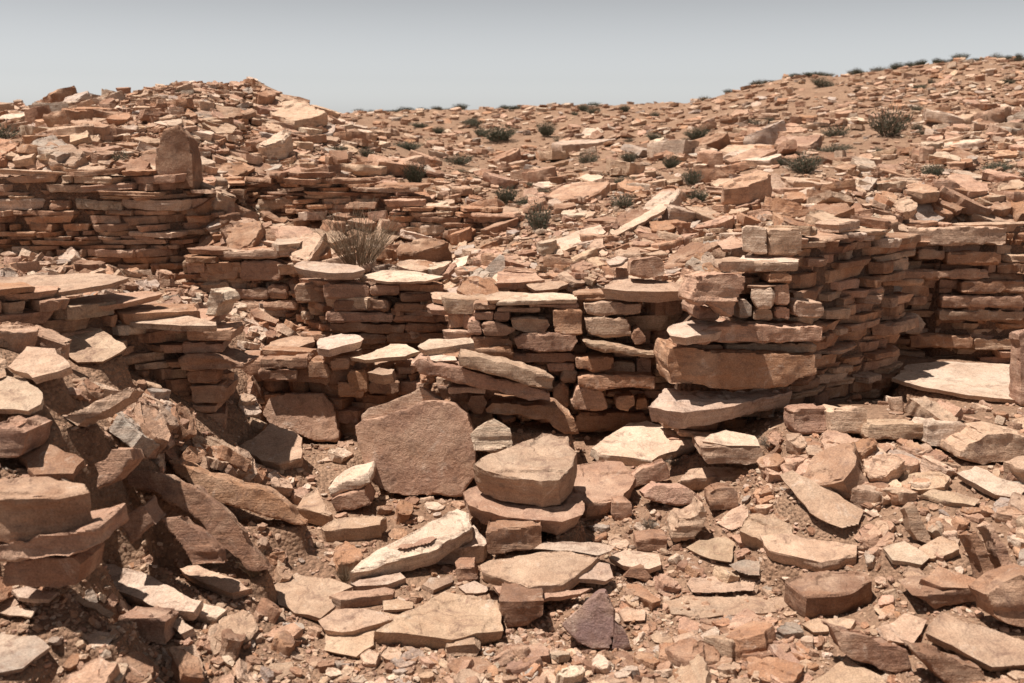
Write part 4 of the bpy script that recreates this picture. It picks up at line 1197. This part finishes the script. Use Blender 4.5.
# ------------------------------------------------------------------ plants
def blade_mesh(name, n, seed, spread, h, width, mat, droop=.3, leaf=False, branch=False):
    rr = random.Random(seed)
    V, Q = [], []

    def strip(p, d, L, w, segs, drp):
        side = d.cross(Vector((rr.uniform(-1, 1), rr.uniform(-1, 1), .2)));
        side = side.normalized() if side.length > 1e-4 else Vector((1, 0, 0))
        prev = None
        for i in range(segs + 1):
            t = i / segs
            ww = w * (1 - t * .75) if not leaf else w * max(.15, math.sin(math.pi * min(.95, t + .12)))
            k = len(V)
            V.append(tuple(p - side * ww / 2)); V.append(tuple(p + side * ww / 2))
            # third vertex makes each strip a thin three sided stalk
            nn = d.cross(side).normalized() * ww * .6
            V.append(tuple(p + nn))
            if prev is not None:
                for a, b in ((0, 1), (1, 2), (2, 0)): Q.append((prev + a, prev + b, k + b, k + a))
            prev = k
            p = p + d * (L / segs)
            d = (d + Vector((rr.gauss(0, .12), rr.gauss(0, .12), -drp / segs + rr.gauss(0, .05)))).normalized()
        return p, d
    for i in range(n):
        a = rr.uniform(0, 6.28); e = rr.random() ** .6
        d = Vector((math.cos(a) * spread * e, math.sin(a) * spread * e, 1)).normalized()
        p = Vector((math.cos(a) * .12 * e, math.sin(a) * .12 * e, 0))
        if leaf:
            L = h * rr.uniform(.25, 1)
            p = p + d * L * rr.uniform(.55, 1.0)
            dd = (d + Vector((rr.gauss(0, .6), rr.gauss(0, .6), rr.gauss(0, .5)))).normalized()
            strip(p, dd, width * rr.uniform(3, 6), width * rr.uniform(.7, 1.3), 3, .2)
        else:
            L = h * rr.uniform(.55, 1.05)
            q, dq = strip(p, d, L, width, 5, droop)
            if branch:
                for b in range(3):
                    t = rr.uniform(.35, .9)
                    pp = p + d * L * t
                    dd = (d + Vector((rr.gauss(0, .5), rr.gauss(0, .5), rr.uniform(0, .3)))).normalized()
                    strip(pp, dd, L * rr.uniform(.2, .45), width * .6, 3, .1)
    return mesh_np(name, np.array(V), np.array(Q), mat)


SHRUBS = [(blade_mesh('twigs', 45, 30 + i, 1.0, .85, .018, M_TWIG, .2, branch=True), blade_mesh('foliage', 1400, 60 + i, 1.15, .95, .024, M_LEAF, leaf=True)) for i in range(4)]
SHRUBS += [(blade_mesh('twigs', 70, 40 + i, 1.5, .9, .02, M_TWIG, .4, branch=True), blade_mesh('foliage', 480 + 150 * i, 70 + i, 1.6 - .3 * i, .8, .026, M_LEAF, leaf=True)) for i in range(3)]


def shrub(px, py, hpx, wpx, label, group=None, Y=None):
    hpx *= 1.45; wpx *= 1.45
    if Y is None:
        ci = int(np.argmin(np.abs(colpx - px))); yy, ya, mono = prof[ci]
        j = min(int(np.searchsorted(-mono, -py)), len(yy) - 1); Y = float(yy[j])
    x = (px - 512) / F / cp * Y
    zg, _ = ground_z(x, Y)
    r = bpy.data.objects.new('desert_shrub', None); COL.objects.link(r)
    r.location = (x, Y, zg - .03); r.rotation_euler = (0, 0, R.uniform(0, 6.28))
    s = Y / F
    r.rotation_euler = (R.gauss(0, .12), R.gauss(0, .12), R.uniform(0, 6.28))
    r.scale = (wpx * s / 2.0 * R.uniform(.8, 1.2), wpx * s / 2.0, hpx * s * R.uniform(.8, 1.15)); r.empty_display_size = .1
    tag(r, label, 'shrub', group)
    tw, fo = R.choice(SHRUBS)
    for nm, me in (('twigs', tw), ('foliage', fo)):
        o = bpy.data.objects.new(nm, me); COL.objects.link(o); o.parent = r


for px, py, h, w, lb in [(418, 186, 20, 24, 'round dark shrub above the short wall stub'), (507, 204, 19, 26, 'dark grey green shrub just left of the middle of the slope'),
                         (541, 232, 27, 32, 'largest nearest shrub beside the white slab on the talus'), (620, 208, 20, 34, 'wide dark shrub above the long thin white slab'),
                         (586, 163, 12, 26, 'low shrub under the big flat pale boulder'), (625, 163, 10, 20, 'small low shrub right of the big pale boulder foot'),
                         (665, 168, 11, 22, 'small shrub on the slope left of the orange wedge'), (688, 186, 20, 24, 'upright shrub touching the left end of the orange wedge'),
                         (693, 203, 13, 20, 'small shrub below the orange wedge'), (500, 142, 14, 34, 'wide low shrub high on the middle slope'),
                         (461, 164, 11, 36, 'flat spreading shrub above the long wall courses'), (412, 150, 10, 30, 'flat dark shrub left of the centre below the skyline'),
                         (372, 158, 14, 18, 'small upright shrub left of the flat dark one'), (345, 153, 8, 20, 'tiny low shrub at the foot of the hump'),
                         (545, 138, 14, 20, 'dark shrub by a brown rock near the skyline'), (690, 140, 12, 26, 'dark shrub right of the pale boulder near the skyline'),
                         (648, 140, 9, 18, 'little shrub right of the pale boulder, high up'), (872, 136, 27, 42, 'biggest dark bush on the high slope at right'),
                         (822, 137, 14, 28, 'low bush left of the biggest dark bush'), (822, 152, 10, 32, 'flat bush below the low bush at right'),
                         (795, 173, 20, 40, 'wide grey green bush above the ledged wall'), (918, 177, 14, 22, 'small dark bush on the right slope above the wall'),
                         (980, 170, 9, 30, 'flat bush on the right slope between two others'), (1016, 180, 20, 22, 'dark bush at the right edge of the slope'),
                         (806, 88, 12, 30, 'dark bush just below the right skyline'), (133, 165, 18, 16, 'small dark shrub on the left hump behind the low wall'),
                         (20, 140, 24, 46, 'broad dark bush at the left edge below the skyline'), (200, 92, 8, 18, 'dark shrub on the left part of the hump'), (475, 128, 9, 22, 'thin low shrub high above the flat spreading one'), (620, 184, 9, 26, 'low shrub between the wide dark shrub and the small low one'), (595, 194, 11, 20, 'small rounded shrub left of the wide dark shrub'), (532, 188, 8, 16, 'tiny shrub above the largest nearest shrub'), (740, 128, 9, 24, 'low dark shrub on the slope well right of centre')]:
    shrub(px, py, h, w, lb)
for k in range(84):
    px = R.uniform(405, 530) if k < 22 else (R.uniform(0, 1020) if k < 60 else R.uniform(740, 1030))
    if 130 < px < 320 and k >= 22: continue
    yc = float(np.interp(px, *CREST))
    shrub(px, 0, R.uniform(2.5, 6.5), R.uniform(6, 17), 'tiny dark shrub in the row along the middle of the skyline' if k < 22 else 'tiny dark shrub scattered along the rest of the skyline',
          'shrubs along the middle skyline' if k < 22 else 'shrubs along the rest of the skyline', Y=yc * R.uniform(.985, 1.0))

for k in range(64):
    px = R.uniform(330, 1020); ci = int(np.argmin(np.abs(colpx - px))); yy, ya, mono = prof[ci]
    shrub(px, R.uniform(mono[-1] + 4, min(ya[0] - 30, 205)), R.uniform(3.5, 8), R.uniform(8, 19), 'small low scrub clump dotted over the stony slope', 'low scrub clumps on the slope')
DRYB = blade_mesh('stalks', 150, 71, .95, 1.0, .013, M_DRY, .25, branch=True)
TUFT = [blade_mesh('stalks', 150, 75 + i, 1.1, 1.0, .02, M_DRY, .6) for i in range(2)]
LOWT = blade_mesh('stalks', 120, 79, 2.2, 1.0, .04, M_TWIG, .4, branch=True)


def tuft(name, me, px, py, Y, w, h, label, cat, on=None):
    if Y is None: Y = ground_hit(px, py)
    x = (px - 512) / F / cp * Y
    zg, _ = ground_z(x, Y)
    o = link(name, me)
    o.location = (x, Y, zg - .015); o.scale = (w / 2, w / 2, h)
    o.rotation_euler = (0, 0, R.uniform(0, 6))
    tag(o, label, cat)


tuft('dry_bush', DRYB, 362, 268, 8.25, 1.0, .58, 'dry leafless bush of tan stalks behind the pale capstones', 'bush')
tuft('grass_tuft', TUFT[0], 336, 575, None, .17, .16, 'dry grass tuft under the small pile of slabs', 'grass')
tuft('grass_tuft', TUFT[1], 240, 578, None, .20, .20, 'dry grass tuft at the lower end of the brown slab', 'grass')
tuft('low_twiggy_plant', LOWT, 655, 522, None, .12, .08, 'low twiggy plant in the sandy hollow by the pink stone', 'plant')
tuft('low_twiggy_plant', LOWT, 680, 462, None, .14, .07, 'low twiggy plant in the dirt left of the stacked stones', 'plant')
tuft('low_twiggy_plant', LOWT, 775, 432, None, .20, .08, 'tangle of dead twigs at the top of the pebbly talus', 'plant')
tuft('low_twiggy_plant', LOWT, 520, 665, None, .10, .06, 'dead twigs on the ground before the small squared stone', 'plant')

# ------------------------------------------------------------------ light and air
SUN = Vector((-.31, -.05, .92)).normalized()
el = math.asin(SUN.z); az = math.atan2(SUN.x, SUN.y)
w = bpy.data.worlds.new('World'); scene.world = w; w.use_nodes = True
nt = w.node_tree; nt.nodes.clear()
sky = nd(nt, 'ShaderNodeTexSky'); sky.sky_type = 'NISHITA'; sky.sun_disc = False
sky.sun_elevation = el; sky.sun_rotation = az % (2 * math.pi); sky.air_density = 1.0; sky.dust_density = 4.0; sky.ozone_density = 1.0; sky.altitude = 1500
hsv = nd(nt, 'ShaderNodeHueSaturation'); hsv.inputs['Saturation'].default_value = .16
bg = nd(nt, 'ShaderNodeBackground'); bg.inputs['Strength'].default_value = .105
wo = nd(nt, 'ShaderNodeOutputWorld')
nt.links.new(sky.outputs[0], hsv.inputs['Color']); # a dusty band along the horizon, brighter than the sky overhead
tcw = nd(nt, 'ShaderNodeTexCoord'); sxyz = nd(nt, 'ShaderNodeSeparateXYZ'); nt.links.new(tcw.outputs['Generated'], sxyz.inputs[0])
band = math_n(nt, 'MULTIPLY', mapr(nt, sxyz.outputs[2], .0, .45, 1.42, .85), mapr(nt, sxyz.outputs[2], .0, .14, .80, .43))
sc_ = nd(nt, 'ShaderNodeVectorMath', operation='SCALE'); nt.links.new(hsv.outputs[0], sc_.inputs[0]); nt.links.new(band, sc_.inputs['Scale'])
nt.links.new(sc_.outputs[0], bg.inputs['Color']); nt.links.new(bg.outputs[0], wo.inputs['Surface'])
sd = bpy.data.lights.new('sun', 'SUN'); sd.energy = 4.8; sd.angle = math.radians(.53); sd.color = (1, .945, .86)
so = bpy.data.objects.new('sun', sd); COL.objects.link(so)
so.rotation_euler = SUN.to_track_quat('Z', 'Y').to_euler(); so.location = SUN * 60
scene.view_settings.view_transform = 'Standard'; scene.view_settings.look = 'None'
scene.view_settings.exposure = 0.58; scene.view_settings.gamma = 1
scene.cycles.max_bounces = 6; scene.cycles.diffuse_bounces = 3
